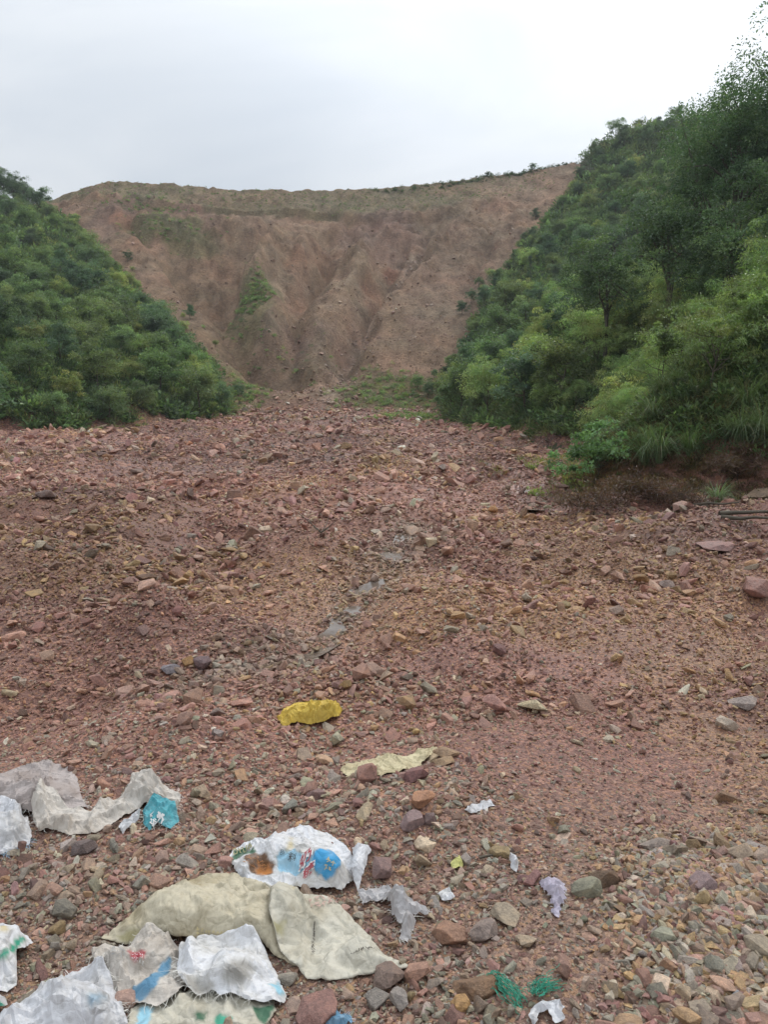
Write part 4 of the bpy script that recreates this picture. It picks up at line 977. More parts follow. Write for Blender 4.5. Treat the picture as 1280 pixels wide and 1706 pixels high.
def scatter(name, pos, rot, scl, idx, colr, coll, label, attrname='col'):
    me = bpy.data.meshes.new(name); k = len(pos); me.vertices.add(k); me.vertices.foreach_set('co', np.ascontiguousarray(pos, np.float32).ravel())
    for an, ty, arr, key in (('rot', 'FLOAT_VECTOR', rot, 'vector'), ('scl', 'FLOAT_VECTOR', scl, 'vector'), ('idx', 'INT', idx, 'value')):
        a = me.attributes.new(an, ty, 'POINT'); a.data.foreach_set(key, np.ascontiguousarray(arr, np.int32 if ty == 'INT' else np.float32).ravel())
    a = me.attributes.new(attrname, 'FLOAT_COLOR', 'POINT'); c4 = np.ones((k, 4), np.float32); c4[:, :3] = colr; a.data.foreach_set('color', c4.ravel())
    o = tag(link(name, me), label, kind='stuff')
    g = bpy.data.node_groups.new(name + '_scatter', 'GeometryNodeTree')
    g.interface.new_socket('Geometry', in_out='INPUT', socket_type='NodeSocketGeometry'); g.interface.new_socket('Geometry', in_out='OUTPUT', socket_type='NodeSocketGeometry')
    gi = g.nodes.new('NodeGroupInput'); go = g.nodes.new('NodeGroupOutput'); ip = g.nodes.new('GeometryNodeInstanceOnPoints'); ci = g.nodes.new('GeometryNodeCollectionInfo')
    ci.inputs['Collection'].default_value = coll; ci.inputs['Separate Children'].default_value = True; ci.inputs['Reset Children'].default_value = True
    def na(nm, ty):
        q = g.nodes.new('GeometryNodeInputNamedAttribute'); q.data_type = ty; q.inputs['Name'].default_value = nm; return q.outputs['Attribute']
    g.links.new(gi.outputs[0], ip.inputs['Points']); g.links.new(ci.outputs[0], ip.inputs['Instance']); ip.inputs['Pick Instance'].default_value = True
    g.links.new(na('idx', 'INT'), ip.inputs['Instance Index']); g.links.new(na('rot', 'FLOAT_VECTOR'), ip.inputs['Rotation']); g.links.new(na('scl', 'FLOAT_VECTOR'), ip.inputs['Scale'])
    g.links.new(ip.outputs[0], go.inputs[0])
    md = o.modifiers.new('scatter', 'NODES'); md.node_group = g
    return o

# named rocks: (px, py of the middle, width px, height/width, turn, colour, label)
ROCKS = [
 (1268, 818, 64, .62, .3, (.27, .19, .13), 'big brown boulder at the right border below the bank'),
 (1258, 972, 66, .55, .6, (.27, .14, .11), 'reddish boulder with shadowed underside at the right border'),
 (284, 1112, 38, .55, .2, (.24, .21, .22), 'blue grey rock beside the silty trickle, left of two'),
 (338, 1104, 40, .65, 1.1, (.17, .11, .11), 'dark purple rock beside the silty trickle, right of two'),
 (312, 1098, 24, .9, .4, (.40, .23, .10), 'small ochre block wedged between grey and purple rocks'),
 (1008, 1460, 50, .55, .1, (.15, .095, .06), 'dark brown cracked rock on the smooth gravel track'),
 (1092, 1402, 52, .55, .2, (.29, .235, .20), 'flat grey brown block on the pebble spread at right'),
 (636, 1442, 56, .65, .7, (.24, .155, .14), 'purple brown angular rock right of the blue printed sack'),
 (752, 1548, 66, .65, .9, (.34, .195, .13), 'broad reddish slab with tilted top right of the shredded film'),
 (790, 1638, 84, .42, .25, (.23, .14, .085), 'long dark brown slab lying near the green twine'),
 (766, 1672, 38, .72, .3, (.42, .25, .11), 'orange ochre stone below the long dark slab'),
 (800, 1672, 34, .9, 1.2, (.26, .19, .14), 'brown upright stone beside the orange ochre stone'),
 (876, 1560, 44, .6, 2.3, (.40, .31, .22), 'pale tan pointed stone right of the broad reddish slab'),
 (846, 1524, 52, .5, 2.5, (.36, .29, .21), 'tan tilted slab behind the pale pointed stone'),
 (810, 1546, 60, .45, .45, (.26, .20, .17), 'grey brown slab between the reddish and tan slabs'),
 (942, 1606, 40, .95, 1.9, (.35, .21, .16), 'lone pinkish brown upright stone on the fine gravel'),
 (528, 1680, 80, .6, .2, (.27, .15, .125), 'flat reddish block at the bottom beside the white sack'),
 (646, 1624, 58, .62, .5, (.22, .155, .125), 'brown rock under the tip of the beige sack'),
 (664, 1660, 40, .85, 1.0, (.30, .26, .23), 'pale grey rock below the tip of the beige sack'),
 (628, 1662, 40, .7, .3, (.25, .22, .19), 'smaller grey rock left of the pale grey rock'),
 (704, 1328, 52, .65, .5, (.42, .22, .13), 'upright orange slab behind the sacks'),
 (688, 1364, 44, .65, .3, (.29, .20, .19), 'purple grey rock in front of the orange slab'),
 (716, 1362, 28, .75, .8, (.20, .135, .125), 'dark block right of the purple grey rock'),
 (744, 1252, 44, .45, .1, (.34, .225, .14), 'flat tan stone at the right end of the straw rag'),
 (740, 1266, 40, .35, .1, (.37, .25, .15), 'tan slab under the flat tan stone'),
 (484, 1342, 32, .75, .6, (.25, .24, .20), 'grey green stone between the rag and the blue printed sack'),
 (528, 1320, 40, .55, .3, (.25, .16, .145), 'purple brown stone left of the straw rag'),
 (264, 1468, 40, .75, 1.2, (.33, .20, .145), 'reddish brown stone left of the beige sack'),
 (48, 1672, 66, .62, .6, (.22, .185, .14), 'olive brown rock between the two lower left sacks'),
 (100, 1545, 34, .6, .2, (.29, .20, .10), 'ochre brown stone left of the beige sack tip'),
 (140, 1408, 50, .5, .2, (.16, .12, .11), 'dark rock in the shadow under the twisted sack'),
 (1192, 906, 70, .30, .1, (.27, .155, .135), 'low reddish shale hump near the right bank'),
 (75, 822, 34, .55, .2, (.17, .11, .09), 'dark rock far off on the left gravel'),
 (228, 785, 24, .4, .1, (.20, .13, .10), 'flat dark rock far off near the left woods'),
 (940, 1006, 30, .6, .3, (.29, .21, .10), 'mossy ochre rock on the right gravel'),
 (832, 1080, 32, .8, .8, (.22, .115, .10), 'dark red rock topping a small pile right of centre'),
 (888, 1154, 34, .5, .2, (.42, .24, .12), 'orange stone right of the yellow sack'),
 (1245, 1168, 60, .35, .1, (.30, .24, .21), 'pale flat slab in wet sand at the right border'),
 (1170, 1470, 40, .9, 1.0, (.27, .19, .185), 'purple upright slab on the pebble spread'),
 (1140, 1654, 34, 1.0, .8, (.44, .33, .22), 'pale tan block at the bottom right'),
 (1225, 1660, 30, .8, .3, (.29, .29, .30), 'blue grey round stone at the bottom right'),
 (1030, 1015, 28, .6, .3, (.37, .26, .2), 'pale flat stone right of the mossy ochre rock'),
]
rock_pts = []
for i, (px, py, w, ar, tz, colr, lab) in enumerate(ROCKS):
    p0 = at(px, py + w * ar * .35); dist = p0[1]; s = w / FPX * math.hypot(dist, 1.3) / 2
    me = hull_stone(900 + i, 20, (.85, max(.35, ar * .9)), .05, .045); me.materials.append(M['rock'])
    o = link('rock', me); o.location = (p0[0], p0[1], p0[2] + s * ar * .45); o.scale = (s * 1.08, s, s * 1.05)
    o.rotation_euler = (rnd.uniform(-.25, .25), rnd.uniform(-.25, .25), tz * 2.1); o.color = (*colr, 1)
    if o.location.y < 6:                        # those under a sack's rim keep clear of it
        pass
    tag(o, lab, 'rock', 'larger rocks lying on the debris'); rock_pts.append((p0[0], p0[1], s))

Nn = 230000
r_ = np.random.default_rng(77)
y = 1.75 * (75.5 / 1.75) ** r_.random(Nn); x = (r_.random(Nn) * 2 - 1) * (y * .62 + .35)
smin = np.maximum(.0050, .0026 * y); s = smin * r_.random(Nn) ** (-1 / 2.25)
k_ = 4200; x[-k_:] = r_.normal(0, 1, k_); sel = r_.integers(0, 6, k_); ctr = np.array([bpx(*q) for q in ((1200, 1420), (1230, 1540), (1190, 1640), (1240, 1690), (1120, 1500), (1130, 1420))]); rad_ = np.array([.30, .30, .26, .3, .2, .2])
x[-k_:] = ctr[sel, 0] + r_.normal(0, .6, k_) * rad_[sel]; y[-k_:] = ctr[sel, 1] + r_.normal(0, .6, k_) * rad_[sel]; s[-k_:] = r_.uniform(.010, .032, k_)
sa = sandy(x, y) * (np.arange(Nn) < Nn - k_); clus = fbm(x / 1.1, y / 1.4, 3, 501)
# the coarse pebble spread at the lower right
peb = np.zeros(Nn)
for (pp, qq, rr) in ((1190, 1430, .38), (1230, 1560, .40), (1180, 1650, .30), (1240, 1690, .35), (1090, 1420, .2), (1150, 1540, .25), (700, 1640, .25), (100, 1440, .5), (170, 1480, .4), (380, 1330, .3), (800, 1640, .18)):
    cxx, cyy = bpx(pp, qq); peb = np.maximum(peb, np.exp(-(((x - cxx) ** 2 + (y - cyy) ** 2) / rr ** 2)))
s = s * (1 + 1.1 * peb * r_.random(Nn)); s = np.where(s > .03, .03 + (s - .03) * .5, s); s = np.minimum(s, .034 + .012 * y)
s *= (1 + .35 * np.clip(clus, -.7, 1))
k2 = 95000; yb = np.sqrt(r_.uniform(4.2 ** 2, 38 ** 2, k2)); xb = (r_.random(k2) * 2 - 1) * (yb * .62 + .3); sb_ = .030 * r_.random(k2) ** (-1 / 2.6) * (.6 + .4 * sstep(5, 13, yb)); sb_ = np.minimum(sb_, .17); 
okb = (fbm(xb / 2.2, yb / 2.6, 3, 511) + .9 * r_.random(k2) > .12) & (r_.random(k2) > .9 * sandy(xb, yb)); xb, yb, sb_ = xb[okb], yb[okb], sb_[okb]
x = np.concatenate([x, xb]); y = np.concatenate([y, yb]); s = np.concatenate([s, sb_]); sa = np.concatenate([sa, np.zeros(len(xb))]); Nn = len(x)
keep = r_.random(Nn) > sa * np.where(s > .012 + .004 * y, .93, .55)
keep &= hill_depth(x, y) < .25
keep &= ~((np.exp(-(seg_dist(x, y, RILL)[0] / .2) ** 2) > r_.random(Nn) * 2.2) & (s < .05))
keep &= ~((s > .013) & in_sack(x, y))
for cx, cy, rs in rock_pts: keep &= ~((np.hypot(x - cx, y - cy) < rs * .7) & (s > .01))
x, y, s = x[keep], y[keep], s[keep]
k3 = 900; tr3 = r_.random(k3) * (len(RILL) - 1); RL = np.array(RILL); x3 = np.interp(tr3, np.arange(len(RL)), RL[:, 0]) + r_.normal(0, .2, k3); y3 = np.interp(tr3, np.arange(len(RL)), RL[:, 1]) + r_.normal(0, .15, k3)
x = np.concatenate([x, x3]); y = np.concatenate([y, y3]); s = np.concatenate([s, r_.uniform(.02, .075, k3)])
# blocks that came down the chute and lie on the lower slope
k = 2600; tt = r_.random(k); ch = np.array(chute); cxs = np.interp(tt * (len(ch) - 1), np.arange(len(ch)), ch[:, 0]) + r_.normal(0, 1, k) * (.7 + 2.2 * tt); cys = np.interp(tt * (len(ch) - 1), np.arange(len(ch)), ch[:, 1]) + r_.normal(0, 1.2, k)
x2 = np.concatenate([r_.uniform(-22, 10, 4200), r_.uniform(-60, 36, 7000)]); y2 = np.concatenate([74.5 + 26 * r_.random(4200) ** 4, r_.uniform(84, 150, 7000)]); x = np.concatenate([x, cxs, x2]); y = np.concatenate([y, cys, y2]); s = np.concatenate([s, .10 * r_.random(k) ** -.4, .10 * r_.random(4200) ** -.40, .11 * r_.random(7000) ** -.38])
kk = hill_depth(x, y) < 1; x, y, s = x[kk], y[kk], s[kk]; s = np.minimum(s, .5)
z = H(x, y); N_ = len(x)
colr = stone_color(x, y, r_); gr_ = np.exp(-(seg_dist(x, y, RILL)[0] / .42) ** 2)[:, None] * .45; colr = colr * (1 - gr_) + np.array([.30, .27, .215]) * r_.uniform(.6, 1.3, (N_, 1)) * gr_
up_ = y > 75; bl_ = sstep(75, 86, y)[:, None] * up_[:, None]; colr = colr * (1 - bl_) + (colr * .45 + np.array([.27, .19, .14]) * .6) * bl_; cw_ = np.exp(-(seg_dist(x, y, chute)[0] / 1.3) ** 2)[:, None]; colr = np.where(up_[:, None], colr * (1 - .6 * cw_) + np.array([.42, .33, .27]) * .6 * cw_, colr)
rot = np.stack([r_.normal(0, .45, N_), r_.normal(0, .45, N_), r_.uniform(0, 6.28, N_)], 1)
sx = s[:, None] * np.stack([r_.uniform(.85, 1.25, N_), r_.uniform(.7, 1.05, N_), r_.uniform(.55, 1.0, N_)], 1) * .72
pos = np.stack([x, y, z + sx[:, 2] * np.where(y > 4.5, r_.uniform(.0, .75, N_), r_.uniform(-.15, .45, N_))], 1); idx = r_.integers(0, len(STONES), N_)
big = np.argsort(-(s / y) * (y < 80) * ~in_sack(x, y))[:300]; rest = np.ones(N_, bool); rest[big] = False
scatter('gravel', pos[rest], rot[rest], sx[rest], idx[rest], colr[rest], scol, 'loose reddish gravel and shale chips covering the debris fan')
BIG = []
for i in range(10):
    me = hull_stone(700 + i, 18, ((.8, .6), (.75, .45), (.85, .7))[i % 3], .05, .035); me.materials.append(M['rock']); BIG.append(me)
for j in big:
    o = bpy.data.objects.new('stone', BIG[int(idx[j]) % 10]); COL.objects.link(o); o.parent = bed
    o.location = pos[j] + [0, 0, sx[j, 2] * .15]; o.rotation_euler = rot[j] * [.7, .7, 1]; o.scale = sx[j] * [1, 1, 1.1]; o.color = (*colr[j], 1)

# ------------------------------------------------------------------ vegetation
def leaves(cen, dirn, nor, length, width, colr, fold=.18):
    """rhombic leaves: base, two flanks, tip"""
    dirn = dirn / (np.linalg.norm(dirn, axis=1)[:, None] + 1e-9); side = np.cross(dirn, nor); side /= np.linalg.norm(side, axis=1)[:, None] + 1e-9
    up = np.cross(side, dirn); k = len(cen)
    V = np.stack([cen - dirn * length[:, None] * .5, cen + side * width[:, None] * .5 + up * (fold * width)[:, None], cen + dirn * length[:, None] * .5, cen - side * width[:, None] * .5 + up * (fold * width)[:, None]], 1).reshape(-1, 3)
    F = np.arange(4 * k).reshape(-1, 4); return V, F, np.repeat(colr, 4, 0)

def unit(r_, k):
    v = r_.normal(0, 1, (k, 3)); return v / np.linalg.norm(v, axis=1)[:, None]

def crown_mesh(name, seed, R_=(1.6, 1.6, 1.4), cz=2.0, nclump=34, per=80, leaf=(.20, .10), base=(.07, .12, .035), var=.3, clump_r=.55, droop=.25, narrow=False, conic=False, mix=None):
    r_ = np.random.default_rng(seed); C = []; RR = []
    for i in range(nclump):
        u = unit(r_, 1)[0]; rad = r_.uniform(.35, 1.18)
        if u[2] < -.6: u[2] *= -.5
        q = u * rad
        if conic: hgt = r_.random(); q = np.array([math.cos(i * 2.4), math.sin(i * 2.4), 0]) * (1 - hgt) ** .8 * r_.uniform(.5, 1.0); q[2] = hgt * 2 - 1
        C.append(q); RR.append(clump_r * r_.uniform(.4, 1.25))
    C = np.array(C) * np.array(R_); C[:, 2] += cz
    V = []; F = []; K = []; b = 0
    for c_, rc in zip(C, RR):
        k = int(per * r_.uniform(.7, 1.3)); u = unit(r_, k); u[:, 2] = np.where(u[:, 2] < -.55, -u[:, 2] * .6, u[:, 2]); rr = rc * r_.random(k) ** .38
        pos_ = c_ + u * rr[:, None] * np.array([1.08, 1.08, .92])
        d = u * .9 + r_.normal(0, .55, (k, 3)); d[:, 2] -= droop
        nn_ = u * .35 + np.array([0, 0, .8]) + r_.normal(0, .45, (k, 3))
        if narrow: d[:, 2] -= .35
        tone = np.array(base) if mix is None or r_.random() > mix[0] else np.array(mix[1])
        cc = tone * r_.uniform(1 - var, 1 + var) * r_.uniform(.75, 1.3, (k, 1)) * r_.uniform(.92, 1.08, (k, 3))
        L1 = leaf[0] * r_.uniform(.6, 1.35, k); v, f, q = leaves(pos_, d, nn_, L1, leaf[1] / leaf[0] * L1 * r_.uniform(.8, 1.2, k), cc)
        V.append(v); F.append(f + b); K.append(q); b += len(v)
    return mesh_np(name, np.concatenate(V), np.concatenate(F), 'leaf', np.concatenate(K)), C

def trunk_mesh(name, seed, C, h, r0, lean=.15, limbs=7):
    r_ = np.random.default_rng(seed); tz = np.linspace(0, 1, 7); top = np.array([r_.normal(0, lean), r_.normal(0, lean), h])
    P = top[None] * tz[:, None] + np.stack([.05 * h * np.sin(tz * 3 + r_.random() * 6) * tz, .05 * h * np.cos(tz * 4) * tz * r_.normal(), 0 * tz], 1); P[0, 2] = -.35
    paths = [(P, r0 * (1 - .8 * tz))]
    for c_ in C[r_.permutation(len(C))[:limbs]]:
        i = r_.integers(2, 6); a = P[i]; m_ = (a + c_) / 2 + r_.normal(0, .08 * h, 3) * .5; paths.append((np.array([a, m_, c_]), np.array([r0 * .45, r0 * .28, r0 * .08])))
    V, F = tube(paths, 5); return mesh_np(name, V, F, 'bark', None, True)

def proto(kind, i):
    sd_ = 1000 + 37 * i
    if kind == 'shrub':      # far bushy trees, 3-4 m
        me, C = crown_mesh('crown', sd_, (1.7, 1.7, 1.65), 2.0, 44, 130, (.17, .08), (0.133, 0.203, 0.081), .38, .62, .25, mix=(.25, (0.184, 0.251, 0.081)))
        return me, trunk_mesh('trunk', sd_, C, 2.6, .09)
    if kind == 'shrub_blue': # darker, bluish green
        me, C = crown_mesh('crown', sd_, (1.7, 1.7, 1.9), 2.3, 44, 130, (.18, .085), (0.096, 0.162, 0.089), .35, .65, .2)
        return me, trunk_mesh('trunk', sd_, C, 2.8, .09)
    if kind == 'shrub_light':
        me, C = crown_mesh('crown', sd_, (1.55, 1.55, 1.4), 1.7, 42, 130, (.16, .065), (0.228, 0.314, 0.092), .3, .6, .35, mix=(.3, (0.302, 0.335, 0.092)))
        return me, trunk_mesh('trunk', sd_, C, 2.0, .07)
    if kind == 'tree':       # near trees, 7-9 m
        me, C = crown_mesh('crown', sd_, (2.6, 2.6, 3.2), 5.2, 90, 130, (.17, .08), (0.110, 0.184, 0.076), .35, .75, .25, mix=(.25, (0.160, 0.238, 0.077)))
        return me, trunk_mesh('trunk', sd_, C, 7.0, .16, .5, 14)
    if kind == 'tall':       # 12 m forest tree
        me, C = crown_mesh('crown', sd_, (3.0, 3.0, 4.4), 7.6, 150, 130, (.17, .075), (.100, .185, .075), .35, .85, .3, mix=(.25, (.14, .22, .075)))
        return me, trunk_mesh('trunk', sd_, C, 10.5, .2, .5, 22)
    if kind == 'feather':    # fine drooping light foliage, 3-4 m, right thicket
        me, C = crown_mesh('crown', sd_, (1.7, 1.7, 1.5), 2.1, 52, 130, (.17, .032), (0.187, 0.298, 0.085), .32, .5, .45, narrow=True, mix=(.3, (0.267, 0.337, 0.092)))
        return me, trunk_mesh('trunk', sd_, C, 2.6, .05, .3, 12)
    if kind == 'broad':      # near broadleaf shrub, 2.5-3.5 m
        me, C = crown_mesh('crown', sd_, (1.45, 1.45, 1.35), 1.8, 46, 110, (.14, .062), (0.160, 0.246, 0.081), .35, .45, .3, mix=(.2, (0.216, 0.314, 0.092)))
        return me, trunk_mesh('trunk', sd_, C, 2.2, .05, .2, 9)
    if kind == 'conifer':
        me, C = crown_mesh('crown', sd_, (1.0, 1.0, 2.9), 4.2, 44, 75, (.22, .06), (0.077, 0.129, 0.076), .3, .5, .3, conic=True)
        return me, trunk_mesh('trunk', sd_, C, 6.8, .11, .1, 6)
    if kind == 'round':      # small dense bush
        me, C = crown_mesh('crown', sd_, (0.930, 0.880, 0.675), .55, 40, 95, (.085, .045), (0.184, 0.344, 0.105), .3, .24, .1)
        return me, trunk_mesh('trunk', sd_, C, .5, .02, .1, 6)
    if kind == 'dry':        # dead brown bush
        me, C = crown_mesh('crown', sd_, (.75, .75, .35), .35, 34, 70, (.13, .018), (.115, .070, .038), .45, .28, .1, mix=(.4, (.10, .045, .032)))
        return me, trunk_mesh('trunk', sd_, C, .35, .014, .1, 12)

def grass_mesh(seed, nb=320, h=1.1, base=(.13, .19, .08), spread=1.15, w=.007):
    r_ = np.random.default_rng(seed); V = []; F = []; K = []
    for i in range(nb):
        a = r_.uniform(0, 6.283); l = h * r_.uniform(.55, 1.25); out_ = spread * r_.uniform(.25, 1.25) * l; t_ = np.linspace(0, 1, 6)
        rr = .10 * r_.random() + out_ * t_ ** 1.6; zz = l * (1.45 * t_ - 1.15 * t_ ** 2.2 * r_.uniform(.5, 1.4)) ; ww = w * r_.uniform(.6, 1.3) * (1 - t_ ** 2.2) * (.5 + 1.2 * t_ * (1 - t_) * 2)
        d = np.array([math.cos(a), math.sin(a)]); sd_ = np.array([-d[1], d[0]]); k = len(V) * 0 + sum(len(q) for q in V)
        c_ = np.stack([rr * d[0], rr * d[1], zz], 1); v = np.concatenate([c_ - np.append(sd_, 0) * ww[:, None], c_ + np.append(sd_, 0) * ww[:, None]])
        V.append(v); F += [(k + j, k + j + 6, k + j + 7, k + j + 1) for j in range(5)]
        q = np.array(base) * r_.uniform(.65, 1.4) if r_.random() > .12 else np.array((.22, .18, .09)); K.append(np.repeat(q[None], 12, 0))
    return mesh_np('blades', np.concatenate(V), np.array(F), 'leaf', np.concatenate(K))

PROTO = {k: [proto(k, i + 10 * j) for i in range(m_)] for j, (k, m_) in enumerate((('shrub', 4), ('shrub_blue', 3), ('shrub_light', 3), ('tree', 3), ('tall', 2), ('feather', 3), ('broad', 3), ('conifer', 2), ('round', 2), ('dry', 2)))}
GRASS = [grass_mesh(300 + i, h=1.0 + .2 * i) for i in range(3)]
NAMES = {'shrub': 'bushy_tree', 'shrub_blue': 'dark_tree', 'shrub_light': 'light_green_shrub', 'tree': 'tall_tree', 'tall': 'tall_tree', 'feather': 'feathery_shrub', 'broad': 'broadleaf_shrub', 'conifer': 'conifer', 'round': 'round_bush', 'dry': 'dry_bush'}
CATS = {'shrub': 'tree', 'shrub_blue': 'tree', 'shrub_light': 'shrub', 'tree': 'tree', 'tall': 'tree', 'feather': 'shrub', 'broad': 'shrub', 'conifer': 'conifer', 'round': 'bush', 'dry': 'bush'}

def plant(kind, x, y, sc, label, group=None, tint=None, z=None, sz=1.0):
    me, tr = rnd.choice(PROTO[kind]); zz = float(H(np.array([x]), np.array([y]))[0]) if z is None else z
    o = empty(NAMES[kind], (x, y, zz - .05), rnd.uniform(0, 6.28)); o.scale = (sc, sc, sc * sz)
    c1 = link('crown', me, o); c2 = link('trunk', tr, o)
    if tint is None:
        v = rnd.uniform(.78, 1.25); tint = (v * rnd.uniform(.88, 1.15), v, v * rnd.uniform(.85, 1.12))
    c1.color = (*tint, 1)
    if group and ', ' in label: MASS.append((o, label, x, y, zz))
    return tag(o, label, CATS[kind], group)
MASS = []
ORD = ('leftmost', 'second from left', 'third from left', 'fourth from left', 'fifth from left', 'sixth from left', 'seventh from left', 'eighth from left', 'ninth from left', 'tenth from left', 'eleventh from left', 'twelfth from left')
BANDS = ('lowest', 'low', 'lower middle', 'middle', 'upper middle', 'high', 'topmost')
def ordinals():
    """trees that look alike are told apart by band up the slope and order from the left"""
    G = {}
    for o, lab, x, y, z in MASS: G.setdefault(lab, []).append((o, 640 + FPX * x / y, (z - 1.6) / y))
    for lab, ms in G.items():
        if len(ms) == 1: continue
        ms.sort(key=lambda q: q[2]); nb = min(len(BANDS), max(1, math.ceil(len(ms) / 8))); per = math.ceil(len(ms) / nb)
        for b in range(nb):
            row = sorted(ms[b * per:(b + 1) * per], key=lambda q: q[1]); bw = BANDS[round(b * (len(BANDS) - 1) / max(nb - 1, 1))] if nb > 1 else ''
            for k, (o, px, el) in enumerate(row):
                w_ = ORD[k] if k < len(ORD) else 'rightmost'
                if k == len(row) - 1 and k > 0: w_ = 'rightmost'
                o['label'] = lab.replace(',', '') + ', ' + w_ + (', ' + bw + ' row' if bw else '')

def spread(poly_fn, n_try, box, gap_fn, seed):
    r_ = np.random.default_rng(seed); X = r_.uniform(box[0], box[1], n_try); Y = r_.uniform(box[2], box[3], n_try)
    k = poly_fn(X, Y); X, Y = X[k], Y[k]; out_ = []
    for a, b in zip(X, Y):
        g = gap_fn(a, b)
        if all((a - c_) ** 2 + (b - d_) ** 2 > g * g for c_, d_ in out_): out_.append((a, b))
    return out_

WORD = {'shrub': 'mid green bushy tree', 'shrub_blue': 'dark bluish green tree', 'shrub_light': 'yellowish green shrub', 'tree': 'tall leafy tree', 'feather': 'feathery light green shrub', 'broad': 'broad leaved green shrub', 'conifer': 'slender dark conifer'}
# left hillside
def vis(X, Y): return np.abs(X / Y) < .62
L_pts = spread(lambda X, Y: (hill_depth(X, Y) > .4) & inside(X, Y, LEFT_POLY) & vis(X, Y), 9000, (-100, -6, 46, 160), lambda a, b: 1.9 + .012 * b, 5)
for a, b in L_pts:
    dp = float(hill_depth(np.array([a]), np.array([b]))[0]); q = rnd.random()
    kind = 'shrub' if q < .56 else 'shrub_blue' if q < .86 else 'shrub_light'
    if dp < 4 and b > 66 and rnd.random() < .3: kind = 'shrub_light'
    where = 'at gravel edge' if (dp < 4 and b < 74) else 'rimming the scar' if dp < 5 else 'high up' if b > 118 else 'deep in'
    sc = rnd.uniform(.55, 1.2) * (.62 if dp < 3 and b > 74 else 1.0) * (1.0 if b < 120 else 1.1)
    plant(kind, a, b, sc, '%s %s, left hillside' % (WORD[kind], where), '%s %s, left hillside' % (WORD[kind] + 's', where))
# right hillside, farther part
R_pts = spread(lambda X, Y: (hill_depth(X, Y) > .4) & inside(X, Y, RIGHT_POLY) & vis(X, Y) & (Y > 44), 12000, (2, 110, 44, 176), lambda a, b: 1.9 + .015 * b, 6)
for a, b in R_pts:
    dp = float(hill_depth(np.array([a]), np.array([b]))[0]); q = rnd.random()
    kind = 'shrub' if q < .42 else 'shrub_blue' if q < .72 else 'shrub_light' if q < .90 else 'conifer'
    if b < 74 and rnd.random() < .35: kind = 'feather'
    if kind == 'conifer' and (b < 85 or b > 135): kind = 'shrub'
    where = 'at gravel edge' if (dp < 4 and b < 74) else 'rimming the scar' if dp < 6 else 'near skyline' if b > 130 else 'deep in'
    sc = rnd.uniform(.55, 1.25) * (.65 if dp < 3 and b > 74 else 1.0) * (.9 if b > 115 else 1.0)
    plant(kind, a, b, sc, '%s %s, right hillside' % (WORD[kind], where), '%s %s, right hillside' % (WORD[kind] + 's', where))
# strays that have strayed past the rim onto the bare slope
rs_ = np.random.default_rng(44); X = rs_.uniform(-60, 45, 6000); Y = rs_.uniform(80, 148, 6000); D_ = hill_depth(X, Y); K_ = (D_ > -5) & (D_ < .3) & (rs_.random(6000) < .5 * np.exp(np.clip(D_, -9, 0) / 1.6)) & vis(X, Y)
for a, b in list(zip(X[K_], Y[K_]))[:64]:
    plant(rnd.choice(('shrub', 'shrub_blue', 'shrub_light')), float(a), float(b), rnd.uniform(.22, .55), 'small stray shrub on slide, %s' % ('left rim' if a < 0 else 'right rim'), 'stray shrubs along the %s' % ('left rim' if a < 0 else 'right rim'))
# right hillside, near part: thicket above the bank
N_pts = spread(lambda X, Y: (hill_depth(X, Y) > .9 + 1.4 * (Y < 23)) & inside(X, Y, RIGHT_POLY) & (np.abs(X / Y) < .66) & (Y <= 44), 6000, (4, 30, 13, 44), lambda a, b: 1.0 + .030 * b, 7)
for a, b in N_pts:
    dp = float(hill_depth(np.array([a]), np.array([b]))[0]); q = rnd.random(); kind = 'feather' if q < .48 else 'broad' if q < .88 else 'shrub_light'
    sc = rnd.uniform(.55, .9) * (.62 + .38 * min(dp / 3.5, 1)) * (1.15 if b > 28 else .9)
    where = 'at bank foot' if dp < 3 else 'halfway up' if dp < 8 else 'high up'
    plant(kind, a, b, sc, '%s %s, near right slope' % (WORD[kind], where), '%s %s' % (WORD[kind] + 's', where))
# tall trees upper right, towering over the thicket
for (kd, a, b, sc, lab) in (('tall', 18.3, 40, 1.0, 'tallest dark leafy tree towering at the upper right'), ('tree', 15.2, 40, 1.1, 'tall leafy tree left of the tallest one, upper right'), ('tall', 21.6, 41, 1.12, 'tall dark tree cut by the right border, upper right'),
                        ('tree', 12.9, 44, .9, 'tall slim leafy tree at the left end of the upper right grove'), ('tall', 19.8, 47, 1.0, 'tall leafy tree behind the tallest one, upper right'), ('tree', 15.0, 33, .75, 'leafy tree below the tall grove by the right border'),
                        ('tree', 18.2, 34.5, .85, 'dense tree at right border under the tall grove')):
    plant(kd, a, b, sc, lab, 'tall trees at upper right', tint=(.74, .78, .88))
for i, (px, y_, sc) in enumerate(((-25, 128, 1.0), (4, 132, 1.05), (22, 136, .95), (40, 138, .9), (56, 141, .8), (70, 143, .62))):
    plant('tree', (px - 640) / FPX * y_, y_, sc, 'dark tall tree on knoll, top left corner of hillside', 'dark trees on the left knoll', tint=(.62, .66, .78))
# skyline shrubs along the crest
for px in (803, 841, 874, 921, 940, 952):
    pr = cast(px, float(np.interp(px, RIDGE_PX, RIDGE_PY)) + 2, base_h); yy = min(pr[1], 158.5); xx = (px - 640) / FPX * yy * 1.03
    plant('shrub_blue' if px > 800 else 'shrub', xx, yy, rnd.uniform(.2, .45) * (1.5 if px == 874 else 1.0) * (.6 if px < 800 else 1), z=float(H(np.array([xx]), np.array([yy]))[0]) - .35, sz=rnd.uniform(.7, 1.0), label='small dark shrub on bare crest, against the sky' if px != 874 else 'larger dark shrub standing alone on the crest', group='shrubs along the crest' if px != 874 else None)
